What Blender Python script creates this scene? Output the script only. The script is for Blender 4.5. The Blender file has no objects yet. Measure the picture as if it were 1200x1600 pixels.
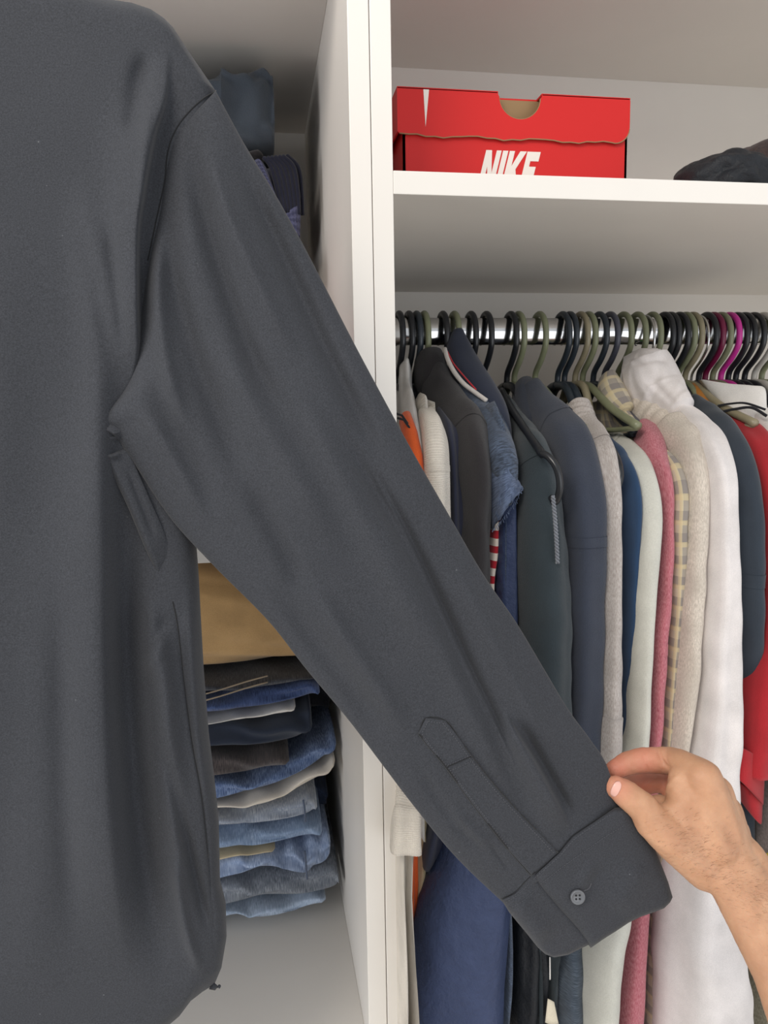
import bpy, bmesh, math, random
import numpy as np
from mathutils import Vector, Matrix
from mathutils.bvhtree import BVHTree
random.seed(4); RNG = np.random.default_rng(4)
PI = math.pi
# ------------------------------------------------------------------ camera, world, lights, exposure
CAMZ, CAMD, F = 1.45, 0.66, 1193.7
PITCH, YAW, ROLL = 0.1293, 0.1612, -0.0172
_f = np.array([math.sin(YAW)*math.cos(PITCH), math.cos(YAW)*math.cos(PITCH), -math.sin(PITCH)])
_r0 = np.array([math.cos(YAW), -math.sin(YAW), 0.0]); _u0 = np.cross(_r0, _f)
_r = math.cos(ROLL)*_r0 + math.sin(ROLL)*_u0
_u = math.cos(ROLL)*_u0 - math.sin(ROLL)*_r0
CAM = np.array([0.0, -CAMD, CAMZ])
sc = bpy.context.scene; COL = sc.collection
cd = bpy.data.cameras.new('camera'); co = bpy.data.objects.new('camera', cd); COL.objects.link(co)
co.matrix_world = Matrix(((_r[0], _u[0], -_f[0], CAM[0]), (_r[1], _u[1], -_f[1], CAM[1]), (_r[2], _u[2], -_f[2], CAM[2]), (0, 0, 0, 1)))
cd.sensor_fit = 'VERTICAL'; cd.sensor_height = 32; cd.sensor_width = 24; cd.lens = F*32/1600; cd.clip_start = 0.01
sc.camera = co
w = bpy.data.worlds.new('world'); sc.world = w; w.use_nodes = True
w.node_tree.nodes['Background'].inputs[0].default_value = (0.93, 0.96, 1.0, 1)
w.node_tree.nodes['Background'].inputs[1].default_value = 0.84
def area(name, loc, aim, sx, sy, power, col):
    l = bpy.data.lights.new(name, 'AREA'); l.shape = 'RECTANGLE'; l.size = sx; l.size_y = sy; l.energy = power; l.color = col
    o = bpy.data.objects.new(name, l); COL.objects.link(o); o.location = loc
    o.rotation_euler = (Vector(aim)-Vector(loc)).to_track_quat('-Z', 'Y').to_euler(); return o
area('ceiling_light', (-0.75, -1.25, 2.42), (0.1, 0.1, 1.3), 0.7, 0.6, 22, (1.0, 0.93, 0.84))
area('right_fill_light', (1.0, -1.9, 0.95), (-0.05, 0.2, 1.15), 1.5, 1.5, 13, (0.95, 0.97, 1.0))  # unseen fill added low at the right to reach the left compartment
area('left_fill_light', (-2.1, -0.75, 1.25), (0.1, 0.15, 1.2), 1.3, 1.5, 26, (0.97, 0.98, 1.0))  # extra unseen fill from the left, added to brighten the compartment behind the shirt
vs = sc.view_settings; vs.view_transform = 'Standard'; vs.look = 'None'; vs.gamma = 1; vs.use_curve_mapping = False
vs.exposure = -0.16

# ------------------------------------------------------------------ helpers
def W(x, y, Y):
    """photograph pixel (x, y) of the 1200x1600 frame -> world point in the vertical plane at depth Y"""
    x, y, Y = np.broadcast_arrays(np.asarray(x, float), np.asarray(y, float), np.asarray(Y, float))
    d = _f + _r*((x-600)/F)[..., None] - _u*((y-800)/F)[..., None]
    return CAM + d*((Y+CAMD)/d[..., 1])[..., None]
def pxm(Y): return (Y+CAMD)/F          # metres per pixel, roughly, at depth Y

def tag(o, label=None, cat=None, group=None, kind=None):
    if label: o['label'] = label
    if cat: o['category'] = cat
    if group: o['group'] = group
    if kind: o['kind'] = kind
    return o
def thing(name, label, cat, loc=(0, 0, 0), group=None):
    o = bpy.data.objects.new(name, None); COL.objects.link(o); o.location = [float(c) for c in loc]; o.empty_display_size = .02
    return tag(o, label, cat, group)
def mesh(name, V, Fc, mat, parent=None, uv=None, smooth=True):
    me = bpy.data.meshes.new(name)
    V = np.asarray(V, float)
    if parent is not None: V = V - np.array(parent_origin(parent))
    else:
        c = V.mean(0); V = V - c
    me.from_pydata(V.tolist(), [], Fc if isinstance(Fc, list) else Fc.tolist())
    if uv is not None:
        ul = me.uv_layers.new(name='UVMap'); li = np.empty(len(me.loops), int); me.loops.foreach_get('vertex_index', li)
        ul.data.foreach_set('uv', np.asarray(uv, np.float32)[li].ravel())
    me.polygons.foreach_set('use_smooth', [smooth]*len(me.polygons)); me.update()
    o = bpy.data.objects.new(name, me); COL.objects.link(o)
    if parent is not None: o.parent = parent
    else: o.location = c.tolist()
    if mat: me.materials.append(mat)
    return o
def parent_origin(p):
    v = np.zeros(3)
    while p is not None: v += np.array(p.location); p = p.parent
    return v
def bm_obj(name, bm, mat, parent=None, smooth=False):
    bmesh.ops.recalc_face_normals(bm, faces=bm.faces)
    V = [tuple(v.co) for v in bm.verts]; bm.verts.index_update()
    Fc = [[v.index for v in f.verts] for f in bm.faces]; bm.free()
    return mesh(name, V, Fc, mat, parent, smooth=smooth)
def box(bm, x0, x1, y0, y1, z0, z1, bev=0.0008):
    m = Matrix.Translation(((x0+x1)/2, (y0+y1)/2, (z0+z1)/2)) @ Matrix.Diagonal((x1-x0, y1-y0, z1-z0, 1))
    r = bmesh.ops.create_cube(bm, size=1, matrix=m)
    if bev:
        es = list({e for v in r['verts'] for e in v.link_edges})
        bmesh.ops.bevel(bm, geom=es, offset=bev, segments=2, affect='EDGES', profile=.6)
def boxo(name, x0, x1, y0, y1, z0, z1, mat, parent=None, bev=0.0008):
    bm = bmesh.new(); box(bm, x0, x1, y0, y1, z0, z1, bev); return bm_obj(name, bm, mat, parent)
def prism(name, pts2, to3, n, th, mat, parent=None):
    """flat polygon (list of 2D) mapped by to3, extruded th along n"""
    A = np.array([to3(p) for p in pts2]); B = A + np.array(n)*th; k = len(A)
    Fc = [list(range(k)), list(range(2*k-1, k-1, -1))] + [[i, k+i, k+(i+1) % k, (i+1) % k] for i in range(k)]
    bm = bmesh.new(); vs_ = [bm.verts.new(p) for p in np.vstack([A, B])]
    for f in Fc: bm.faces.new([vs_[i] for i in f])
    return bm_obj(name, bm, mat, parent)
def catmull(rows, per=8):
    R_ = np.array(rows, float); n = len(R_); out = []
    P = np.vstack([2*R_[0]-R_[1], R_, 2*R_[-1]-R_[-2]])
    for i in range(n-1):
        p0, p1, p2, p3 = P[i:i+4]
        for t in np.linspace(0, 1, per, endpoint=False):
            out.append(.5*((2*p1)+(-p0+p2)*t+(2*p0-5*p1+4*p2-p3)*t*t+(-p0+3*p1-3*p2+p3)*t**3))
    out.append(R_[-1]); return np.array(out)
def tubeV(C, a, b, S=(1, 0, 0), seg=20, p=2.3, fold=0.0, k=5, seed=0, cap=True, fine=0.0, L0=0.0):
    C = np.asarray(C, float); n = len(C); a = np.broadcast_to(a, n).astype(float); b = np.broadcast_to(b, n).astype(float)
    T = np.gradient(C, axis=0); T /= np.linalg.norm(T, axis=1)[:, None]+1e-12
    S = np.array(S, float); Sv = S[None]-(T@S)[:, None]*T; Sv /= np.linalg.norm(Sv, axis=1)[:, None]+1e-12
    N = np.cross(T, Sv)
    th = np.linspace(0, 2*PI, seg, endpoint=False)
    c, s = np.cos(th), np.sin(th); ca = np.sign(c)*abs(c)**(2/p); sa = np.sign(s)*abs(s)**(2/p)
    L = np.r_[0, np.cumsum(np.linalg.norm(np.diff(C, axis=0), axis=1))]
    Lq = L; L = L+L0; rg = np.random.default_rng(seed); M = np.ones((n, seg))
    if fold:
        for j in range(3):
            kk = max(1, k-1+j); ph = rg.uniform(0, 6.28); w1 = rg.uniform(5, 14); w2 = rg.uniform(.5, 1.4)
            M += fold/1.6*np.sin(kk*th[None]+ph+w2*np.sin(w1*L[:, None]+ph))
    if fine:
        for j in range(4):
            M += fine*np.sin(rg.uniform(60, 160)*L[:, None]+rg.integers(1, 5)*th[None]+rg.uniform(0, 6))*.5
    L = Lq
    V = C[:, None]+Sv[:, None]*(a[:, None]*ca[None]*M)[..., None]+N[:, None]*(b[:, None]*sa[None]*M)[..., None]
    uv = np.stack([np.broadcast_to(th/(2*PI)*2*PI*((a+b).mean()/2), (n, seg)), np.broadcast_to(L[:, None], (n, seg))], -1)
    V = V.reshape(-1, 3); uv = uv.reshape(-1, 2)
    i, j = np.meshgrid(np.arange(n-1), np.arange(seg), indexing='ij'); j2 = (j+1) % seg
    Fc = np.stack([i*seg+j, i*seg+j2, (i+1)*seg+j2, (i+1)*seg+j], -1).reshape(-1, 4).tolist()
    if cap:
        e0 = V[:seg].mean(0)-T[0]*min(a[0], b[0])*.5; e1 = V[-seg:].mean(0)+T[-1]*min(a[-1], b[-1])*.25
        V = np.vstack([V, e0, e1]); uv = np.vstack([uv, uv[0], uv[-1]]); q = len(V)
        Fc += [[q-2, (x+1) % seg, x] for x in range(seg)]+[[q-1, (n-1)*seg+x, (n-1)*seg+(x+1) % seg] for x in range(seg)]
    return V, Fc, uv, (T, Sv, N, L)
def tube(name, C, a, b, mat, parent=None, **kw):
    V, Fc, uv, _ = tubeV(C, a, b, **kw); return mesh(name, V, Fc, mat, parent, uv)
def wire(name, pts, r, mat, parent=None, seg=10, per=6, S=(1, 0, 0)):
    C = catmull(pts, per) if per > 1 else np.array(pts, float)
    return tube(name, C, r, r, mat, parent, seg=seg, p=2, S=S)

# ------------------------------------------------------------------ materials
def lin(c): return tuple((x/12.92 if x <= .04045 else ((x+.055)/1.055)**2.4) for x in [v/255 for v in c])+(1,)
_M = {}
def newmat(name):
    m = bpy.data.materials.new(name); m.use_nodes = True; nt = m.node_tree; return m, nt, nt.nodes['Principled BSDF']
def N_(nt, t, **kw):
    n = nt.nodes.new(t)
    for k, v in kw.items(): setattr(n, k, v)
    return n
def noise(nt, vec, scale, detail=3, rough=.5, mapscale=None):
    n = N_(nt, 'ShaderNodeTexNoise'); n.inputs['Scale'].default_value = scale; n.inputs['Detail'].default_value = detail; n.inputs['Roughness'].default_value = rough
    if mapscale:
        mp = N_(nt, 'ShaderNodeMapping'); mp.inputs['Scale'].default_value = mapscale; nt.links.new(vec, mp.inputs['Vector']); vec = mp.outputs[0]
    nt.links.new(vec, n.inputs['Vector']); return n.outputs['Fac']
def ramp(nt, fac, stops):
    r = N_(nt, 'ShaderNodeValToRGB'); e = r.color_ramp.elements
    while len(e) < len(stops): e.new(.5)
    for q, (pos, c) in zip(e, stops): q.position = pos; q.color = c
    nt.links.new(fac, r.inputs[0]); return r.outputs[0]
def mix(nt, fac, a, b, mode='MIX'):
    m = N_(nt, 'ShaderNodeMix', data_type='RGBA', blend_type=mode)
    for s, v in ((m.inputs[0], fac), (m.inputs[6], a), (m.inputs[7], b)):
        if hasattr(v, 'links'): nt.links.new(v, s)
        else: s.default_value = v
    return m.outputs[2]
def math_(nt, op, a, b=None):
    m = N_(nt, 'ShaderNodeMath', operation=op)
    for s, v in zip(m.inputs, (a, b)):
        if v is None: continue
        if hasattr(v, 'links'): nt.links.new(v, s)
        else: s.default_value = v
    return m.outputs[0]
def sep(nt, v):
    s = N_(nt, 'ShaderNodeSeparateXYZ'); nt.links.new(v, s.inputs[0]); return s.outputs
def bump(nt, b, h, strength, dist):
    n = N_(nt, 'ShaderNodeBump'); n.inputs['Strength'].default_value = strength; n.inputs['Distance'].default_value = dist
    nt.links.new(h, n.inputs['Height']); nt.links.new(n.outputs[0], b.inputs['Normal'])
def fabric(name, col, kind='plain', col2=None, col3=None, rough=.9, sheen=.15, var=.12, rep=None):
    key = (name, tuple(col), kind, rep)
    if key in _M: return _M[key]
    m, nt, b = newmat(name); tc = N_(nt, 'ShaderNodeTexCoord'); O = tc.outputs['Object']; U = tc.outputs['UV']
    c = lin(col); d = tuple(x*(1-var*1.6) for x in c[:3])+(1,); e = tuple(min(1, x*(1+var)) for x in c[:3])+(1,)
    big = noise(nt, O, 28, 3); base = ramp(nt, big, [(.3, d), (.72, e)])
    b.inputs['Roughness'].default_value = rough; b.inputs['Sheen Weight'].default_value = sheen; b.inputs['Sheen Roughness'].default_value = .6
    b.inputs['Specular IOR Level'].default_value = .2
    h = noise(nt, O, 1400, 2)
    if kind == 'plain':
        sp = noise(nt, O, 900, 2); base = mix(nt, .35, base, ramp(nt, sp, [(.3, d), (.7, e)])); bump(nt, b, h, .35, .0006)
    elif kind == 'denim':
        ln = noise(nt, U, 420, 4, .6, (.25, 3, 1)); wn = noise(nt, O, 60, 4, .65)
        c2 = lin(col2) if col2 else tuple(min(1, x*1.9+.03) for x in c[:3])+(1,)
        k = math_(nt, 'MULTIPLY', ramp(nt, ln, [(.4, (0, 0, 0, 1)), (.6, (1, 1, 1, 1))]), ramp(nt, wn, [(.35, (.35, .35, .35, 1)), (.65, (1, 1, 1, 1))]))
        base = mix(nt, k, base, tuple(min(1, v*1.25) for v in c2[:3])+(1,)); bump(nt, b, ln, .5, .0008)
    elif kind == 'heather':
        c2 = lin(col2); sp = noise(nt, U, 700, 4, .7, (1, .35, 1)); base = mix(nt, ramp(nt, sp, [(.4, (0, 0, 0, 1)), (.62, (1, 1, 1, 1))]), base, c2); bump(nt, b, sp, .45, .0008)
    elif kind == 'knit':
        c2 = lin(col2) if col2 else d; s = sep(nt, U)
        wv = math_(nt, 'SINE', math_(nt, 'MULTIPLY', s[1], rep or 2600)); wu = math_(nt, 'SINE', math_(nt, 'MULTIPLY', s[0], (rep or 2600)*.8))
        hh = math_(nt, 'ADD', math_(nt, 'MULTIPLY', wv, .6), math_(nt, 'MULTIPLY', wu, .4)); n2 = noise(nt, O, 500, 3)
        hh = math_(nt, 'ADD', hh, math_(nt, 'MULTIPLY', n2, 1.2))
        base = mix(nt, ramp(nt, hh, [(.25, (0, 0, 0, 1)), (.9, (1, 1, 1, 1))]), c2, base); bump(nt, b, hh, .5, .0009)
    elif kind == 'stripe':
        s = sep(nt, U); f = math_(nt, 'FRACT', math_(nt, 'MULTIPLY', s[1], rep or 50)); base = mix(nt, math_(nt, 'GREATER_THAN', f, .5), base, lin(col2)); bump(nt, b, h, .35, .0006)
    elif kind == 'plaid':
        s = sep(nt, U); q = rep or 30
        def band(x, k, off, w_): return math_(nt, 'LESS_THAN', math_(nt, 'FRACT', math_(nt, 'ADD', math_(nt, 'MULTIPLY', x, k), off)), w_)
        base = mix(nt, math_(nt, 'MULTIPLY', band(s[0], q, .1, .45), .55), base, lin(col2)); base = mix(nt, math_(nt, 'MULTIPLY', band(s[1], q, .0, .45), .55), base, lin(col2))
        base = mix(nt, math_(nt, 'MULTIPLY', band(s[0], q, .62, .22), .6), base, lin(col3)); base = mix(nt, math_(nt, 'MULTIPLY', band(s[1], q, .6, .22), .6), base, lin(col3))
        bump(nt, b, h, .35, .0006)
    elif kind == 'nylon':
        wr = noise(nt, O, 45, 5, .65); base = mix(nt, .25, base, ramp(nt, wr, [(.3, d), (.7, e)])); bump(nt, b, wr, .8, .006)
    elif kind == 'fleece':
        f2 = noise(nt, O, 700, 4, .7); base = mix(nt, .5, base, ramp(nt, f2, [(.3, d), (.7, e)])); bump(nt, b, f2, .6, .0015)
    nt.links.new(base, b.inputs['Base Color']); _M[key] = m; return m
def plastic(name, col, rough=.32, metal=0, var=.05):
    m, nt, b = newmat(name); tc = N_(nt, 'ShaderNodeTexCoord'); c = lin(col)
    n = noise(nt, tc.outputs['Object'], 60, 3)
    nt.links.new(ramp(nt, n, [(.3, tuple(x*(1-var*2) for x in c[:3])+(1,)), (.7, tuple(min(1, x*(1+var)) for x in c[:3])+(1,))]), b.inputs['Base Color'])
    b.inputs['Roughness'].default_value = rough; b.inputs['Metallic'].default_value = metal
    return m
def laminate(name, col, rough=.42):
    m, nt, b = newmat(name); tc = N_(nt, 'ShaderNodeTexCoord'); c = lin(col); n = noise(nt, tc.outputs['Object'], 6, 4)
    nt.links.new(ramp(nt, n, [(.3, tuple(x*.96 for x in c[:3])+(1,)), (.7, c)]), b.inputs['Base Color'])
    b.inputs['Roughness'].default_value = rough; b.inputs['Specular IOR Level'].default_value = .35
    bump(nt, b, noise(nt, tc.outputs['Object'], 900, 2), .08, .0003); return m
WHITE = laminate('white_laminate', (232, 227, 220)); CHROME = plastic('chrome', (205, 205, 205), .12, 1)
BLACKP = plastic('black_plastic', (34, 36, 40), .28); NAVYP = plastic('blue_black_plastic', (44, 52, 60), .3)
SLATEP = plastic('slate_plastic', (74, 76, 88), .3); GREENP = plastic('sage_plastic', (128, 132, 104), .35)
TANP = plastic('khaki_plastic', (146, 137, 112), .35); PINKP = plastic('magenta_plastic', (200, 50, 150), .3)
WHITEP = plastic('pale_plastic', (196, 192, 184), .35); MAROONP = plastic('maroon_plastic', (110, 20, 60), .3)

# ------------------------------------------------------------------ setting and wardrobe
YB = 0.518; XL, XM, XR = 0.084, 0.102, 0.120
fl = boxo('floor', -2.2, 2.8, -3.0, 0.75, -.05, 0, laminate('pale_floor', (214, 206, 194), .5), bev=0); tag(fl, kind='structure')
wb = boxo('wall_back', -2.2, 2.8, 0.6, 0.75, 0, 2.6, laminate('plaster', (226, 222, 214), .8), bev=0); tag(wb, kind='structure')
wl = thing('wardrobe', 'white open wardrobe unit left of the double upright, holding folded jeans', 'wardrobe', (-.28, .26, 0))
wr = thing('wardrobe', 'white open wardrobe unit with shelf, shoe box and chrome hanging rail', 'wardrobe', (.62, .26, 0))
zt, zb, zcR, zcL, zf = .201+CAMZ, .182+CAMZ, .503+CAMZ, .405+CAMZ, -.615+CAMZ
XLL, XRR = -.66, 1.14
boxo('side_panel', XL, XM-.0003, 0, YB+.02, 0, 2.2, WHITE, wl); boxo('side_panel', XLL-.018, XLL, 0, YB+.02, 0, 2.2, WHITE, wl)
boxo('side_panel', XM+.0003, XR, 0, YB+.02, 0, 2.2, WHITE, wr); boxo('side_panel', XRR, XRR+.018, 0, YB+.02, 0, 2.2, WHITE, wr)
boxo('back_panel', XLL, XL, YB, YB+.01, 0, 2.2, WHITE, wl, 0); boxo('back_panel', XR, XRR, YB, YB+.01, 0, 2.2, WHITE, wr, 0)
for z in (zcL, zf-.018, 2.18, .08): boxo('shelf', XLL, XL, 0, YB, z, z+.018, WHITE, wl)
zsl = W(320, 880, 0.)[2]
boxo('shelf', XLL, XL, 0, YB, zsl, zsl+.018, WHITE, wl)
for z0, z1 in ((zb, zt), (zcR, zcR+.018), (2.18, 2.198), (.08, .098)): boxo('shelf', XR, XRR, 0, YB, z0, z1, WHITE, wr)
# hanging rail: oval chrome tube
YR = .275; zr = W(900, 518, YR)[2]
RH, RW = .0165, .0085
tube('hanging_rail', [(x, YR, zr) for x in np.linspace(XR+.001, XRR-.001, 12)], RW, RH, CHROME, wr, S=(0, 1, 0), p=2, seg=28)
for x in (XR+.004, XRR-.004):
    tube('rail_bracket', [(x-.004, YR, zr), (x+.004, YR, zr)], RW+.006, RH+.006, CHROME, wr, S=(0, 1, 0), p=2, seg=24)

# ------------------------------------------------------------------ hangers
YN = YR+.012                                    # neck sits slightly behind the rail
HK = {'black': BLACKP, 'navy': NAVYP, 'slate': SLATEP, 'green': GREENP, 'tan': TANP, 'pink': PINKP, 'pale': WHITEP, 'chrome': CHROME, 'maroon': MAROONP}
def hanger(px, py, kind, label, drop=.088, tipdy=.16, slope=.42, arms=True, r=None, fwd=.0):
    mat = HK[kind]; r = r or (.0017 if kind == 'chrome' else .0038)
    X = W(px, py, YR)[0]; ztop = zr+RH+r+.001; Rk = .0245
    t = thing('clothes_hanger', label, 'hanger', (X, YN, ztop-drop), 'clothes hangers on the rail')
    cz = ztop-Rk; pts = []
    for a in np.linspace(-25, 180, 10):
        a = math.radians(a); pts.append((X, YR+Rk*math.cos(a), cz+Rk*math.sin(a)*1.0))
    pts[-1] = (X, YR-Rk*1.02, cz-.002)
    pts += [(X, YR-Rk*.95, cz-.016), (X, YR-Rk*.45, cz-.031), (X, YN-.004, cz-.046), (X, YN, ztop-drop+.006), (X, YN, ztop-drop)]
    wire('hook', pts, r, mat, t, seg=10, per=4)
    if arms:
        zn = ztop-drop; ra = r*1.05 if kind != 'chrome' else r
        for s in (-1, 1):
            P = [(X, YN, zn), (X, YN+s*.03, zn-.006), (X, YN+s*tipdy*.55, zn-.02-tipdy*.55*slope+.01), (X, YN+s*tipdy, zn-.014-tipdy*slope)]
            wire('shoulder_bar', P, ra*1.25, mat, t, seg=10, per=5)
        wire('trouser_bar', [(X, YN+tipdy*.99, zn-.016-tipdy*slope), (X, YN+tipdy*.5, zn-.02-tipdy*slope), (X, YN-tipdy*.5, zn-.02-tipdy*slope), (X, YN-tipdy*.99, zn-.016-tipdy*slope)], ra*.8, mat, t, seg=8, per=4)
    return t
HL = [
 (623, 487, 'black', 'black hanger half hidden behind the upright, first on the rail'),
 (638, 481, 'black', 'black hanger just right of the white upright, over pale shirt'),
 (650, 481, 'navy', 'blue-black hanger left of the first green hook'),
 (662, 483, 'green', 'green hanger rising from the black mock-neck top'),
 (691, 481, 'black', 'black hanger between mock-neck top and navy collar'),
 (709, 484, 'green', 'green hanger inside the upturned navy collar'),
 (735, 485, 'black', 'black hanger directly right of the navy collar'),
 (759, 486, 'black', 'black hanger standing alone left of the wide gap on the rail'),
 (797, 487, 'black', 'black hanger touching a green hook after the wide gap'),
 (809, 488, 'green', 'green hanger close behind a black one after the wide gap'),
 (842, 489, 'green', 'green hanger standing alone with a bare sloping arm'),
 (878, 491, 'navy', 'first of a pair of blue-black hangers mid rail'),
 (889, 491, 'navy', 'second of a pair of blue-black hangers mid rail'),
 (906, 494, 'tan', 'khaki brown hanger pressed against a green hook'),
 (918, 494, 'green', 'green hanger with a long bare arm above the grey ribbed collar'),
 (935, 494, 'navy', 'small blue-black hook behind the slate hanger'),
 (952, 495, 'slate', 'slate violet hanger above the plaid collar'),
 (973, 495, 'green', 'green hanger left of the white crumpled hood'),
 (995, 496, 'green', 'green hanger above the white hood, left of a wire hook'),
 (1008, 499, 'chrome', 'thin wire hanger between two green ones above the white hood'),
 (1018, 498, 'green', 'green hanger above the white hood, right of a wire hook'),
 (1037, 497, 'black', 'black hanger right of the three green hooks over the white hood'),
 (1046, 498, 'black', 'black hanger beside the green size clip'),
 (1060, 497, 'black', 'black hanger tucked left of an olive hook'),
 (1070, 498, 'green', 'green hanger right of the green size clip'),
 (1081, 499, 'tan', 'khaki hanger left of the thin wire hook near the wooden hanger'),
 (1091, 502, 'chrome', 'thin wire hook rising from the wooden hanger'),
 (1103, 499, 'black', 'black hanger between wire hook and maroon hook'),
 (1113, 502, 'maroon', 'dark maroon hook behind the black and green ones'),
 (1125, 500, 'green', 'grey green hanger touching the magenta one'),
 (1138, 501, 'pink', 'bright magenta hanger near the right end of the rail'),
 (1150, 501, 'black', 'black hanger touching the magenta one'),
 (1162, 502, 'black', 'black hanger second past the magenta one'),
 (1176, 500, 'black', 'black hanger left of the pale grey hook'),
 (1191, 502, 'pale', 'pale grey hanger at the right end of the rail'),
 (1203, 502, 'green', 'green hanger last at the right end of the rail'),
]
hangers = []
for k, (px, py, kd, lb) in enumerate(HL):
    td = .15 if kd in ('green', 'tan') else .145
    hangers.append(hanger(px, py, kd, lb, tipdy=td if k in (8, 10, 14, 25) else .115, slope=.25 if k in (10, 14, 25) else (.75 if k == 13 else .4), drop=.087))

# ------------------------------------------------------------------ hanging garments
def ring(name, path, a, b, i0, i1, mat, parent, sc_=1.06, seg=20, p=2.3, S=(1, 0, 0), **kw):
    return tube(name, path[i0:i1], a[i0:i1]*sc_, b[i0:i1]*sc_, mat, parent, seg=seg, p=p, S=S, **kw)
def garment(name, label, cat, mat, rows, body=True, bthick=.013, hem=-.70, back=.45, fold=.10, k=4, per=10, seams=(), cuff=None, p=2.3, fine=0.02,
            cuffmat=None, seed=None, bodymat=None, neck=None, seammat=None, group='garments hanging from the rail'):
    """rows: (px, py, Y, half width in px, half depth in m) from neck along the shoulder and down the near sleeve"""
    Rr = catmull(rows, per); C = W(Rr[:, 0], Rr[:, 1], Rr[:, 2])
    a = np.maximum(Rr[:, 3], 3)*(Rr[:, 2]+CAMD)/F; b = np.maximum(Rr[:, 4], .003)
    seed = seed if seed is not None else abs(int(rows[0][0]*7)) % 9999
    t = thing(name, label, cat, C[0], group)
    LC = np.r_[0, np.cumsum(np.linalg.norm(np.diff(C, axis=0), axis=1))]
    tube('sleeve', C, a, b, mat, t, seg=36, p=p, fold=fold, k=k, seed=seed, fine=fine)
    for s in seams:
        i = int(s*per); V = slice(max(0, i-1), i+2)
        tube('seam', C[V], a[V]*1.02, b[V]*1.02, seammat or mat, t, seg=36, p=p, cap=False, fold=fold, k=k, seed=seed, fine=fine, L0=LC[V][0])
    if cuff:
        i0, i1 = int(cuff[0]*per), int(cuff[1]*per)+1
        tube('cuff', C[i0:i1], a[i0:i1]*1.07, b[i0:i1]*1.07, cuffmat or mat, t, seg=36, p=p, fold=fold, k=k, seed=seed, fine=fine, L0=LC[i0])
    if body:
        zt_ = C[0][2]-.01; zs = np.linspace(0, 1, 26); zz = zt_+(hem+CAMZ-zt_)*zs
        order = np.argsort(C[:, 2]); Xz = np.interp(zz, C[order, 2], C[order, 0]); Yz = np.interp(zz, C[order, 2], C[order, 1])
        bz = np.interp(zz, C[order, 2], b[order])
        Yf = Yz+bz*.5; Yb_ = np.minimum(back, YR+(YR-Yf)*1.0+.03); Yf = np.minimum(Yf, YR-.01); Yb_ = np.maximum(Yb_, YR+.03)
        CC = np.stack([Xz+.003, (Yf+Yb_)/2, zz], 1)
        aa = np.where(zs < .03, bthick*.6, bthick)
        tube('body', CC, aa, (Yb_-Yf)/2, bodymat or mat, t, seg=36, p=3.0, fold=.16, k=7, seed=seed+3)
    if neck: neck(t, mat, C, a, b)
    return t

c_white = fabric('white_cotton', (225, 222, 218)); c_wknit = fabric('white_knit', (224, 216, 204), 'knit', (206, 198, 186), rep=4600)
c_orange = fabric('orange_knit', (214, 92, 40)); c_navy = fabric('navy_jersey', (42, 45, 62)); c_black = fabric('black_knit', (44, 41, 43), 'fleece')
c_stripe = fabric('red_white_stripe', (222, 210, 198), 'stripe', (168, 30, 44), rep=62); c_jnavy = fabric('navy_woven', (41, 47, 64))
c_fade = fabric('faded_navy', (56, 64, 78), 'denim', (84, 98, 120)); c_fray = fabric('washed_blue', (66, 78, 102), 'denim', (104, 118, 144))
c_satin = fabric('blue_nylon', (62, 73, 104), 'nylon', rough=.45, sheen=0); c_teal = fabric('charcoal_teal', (48, 58, 64), 'fleece')
c_dnavy = fabric('dark_navy_fleece', (54, 60, 74), 'fleece'); c_grey = fabric('oat_grey_knit', (190, 184, 180), 'heather', (160, 150, 144))
c_blue = fabric('deep_blue_jersey', (40, 66, 98)); c_mint = fabric('pale_mint_fleece', (208, 207, 197), 'fleece'); c_pink = fabric('dusty_pink_knit', (170, 88, 100), 'heather', (194, 128, 136))
c_plaid = fabric('beige_plaid', (198, 188, 166), 'plaid', (120, 114, 116), (206, 190, 150), rep=44); c_oat = fabric('oatmeal_knit', (214, 204, 192), 'heather', (186, 176, 164))
c_whj = fabric('white_twill', (226, 220, 218)); c_char = fabric('charcoal_jersey', (50, 58, 68)); c_red = fabric('red_pique', (168, 34, 42))
c_cream = fabric('cream_knit', (214, 198, 164)); c_olive = fabric('olive_knit', (112, 106, 88), 'heather', (140, 136, 120)); c_yel = fabric('yellow_cotton', (214, 190, 40))
c_bnyl = fabric('black_nylon', (40, 42, 46), 'nylon', rough=.5, sheen=0); c_slden = fabric('slate_denim', (62, 72, 84), 'denim', (84, 94, 106)); c_hgrey = fabric('grey_heather', (150, 138, 134), 'heather', (120, 110, 108))
c_dkbl = fabric('midnight_jersey', (22, 26, 46))

g = 'garments hanging from the rail'
# white and orange jersey, far left
t = garment('jersey', 'white and orange jersey squeezed against the white upright', 'shirt', c_white,
 [(632, 580, .27, 9, .02), (634, 620, .24, 11, .02), (640, 660, .17, 13, .03), (646, 700, .11, 14, .03), (648, 760, .1, 15, .03), (648, 900, .1, 15, .03), (650, 1100, .1, 16, .03), (648, 1250, .1, 14, .03)], bthick=.007, hem=-.45)
tube('orange_panel', W([633, 641, 649, 655, 652, 650], [655, 680, 715, 760, 850, 900], [.1, .085, .074, .068, .072, .075]), [.006, .007, .007, .006, .006, .005], [.012]*6, c_orange, t, seg=16)
for q in (0, 1): tube('black_stripe', W([618+q*3, 628+q*3, 637+q*3], [646+q*7, 649+q*7, 662+q*7], .078), .0012, .002, fabric('black_rib', (30, 28, 30)), t, seg=8)
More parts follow.
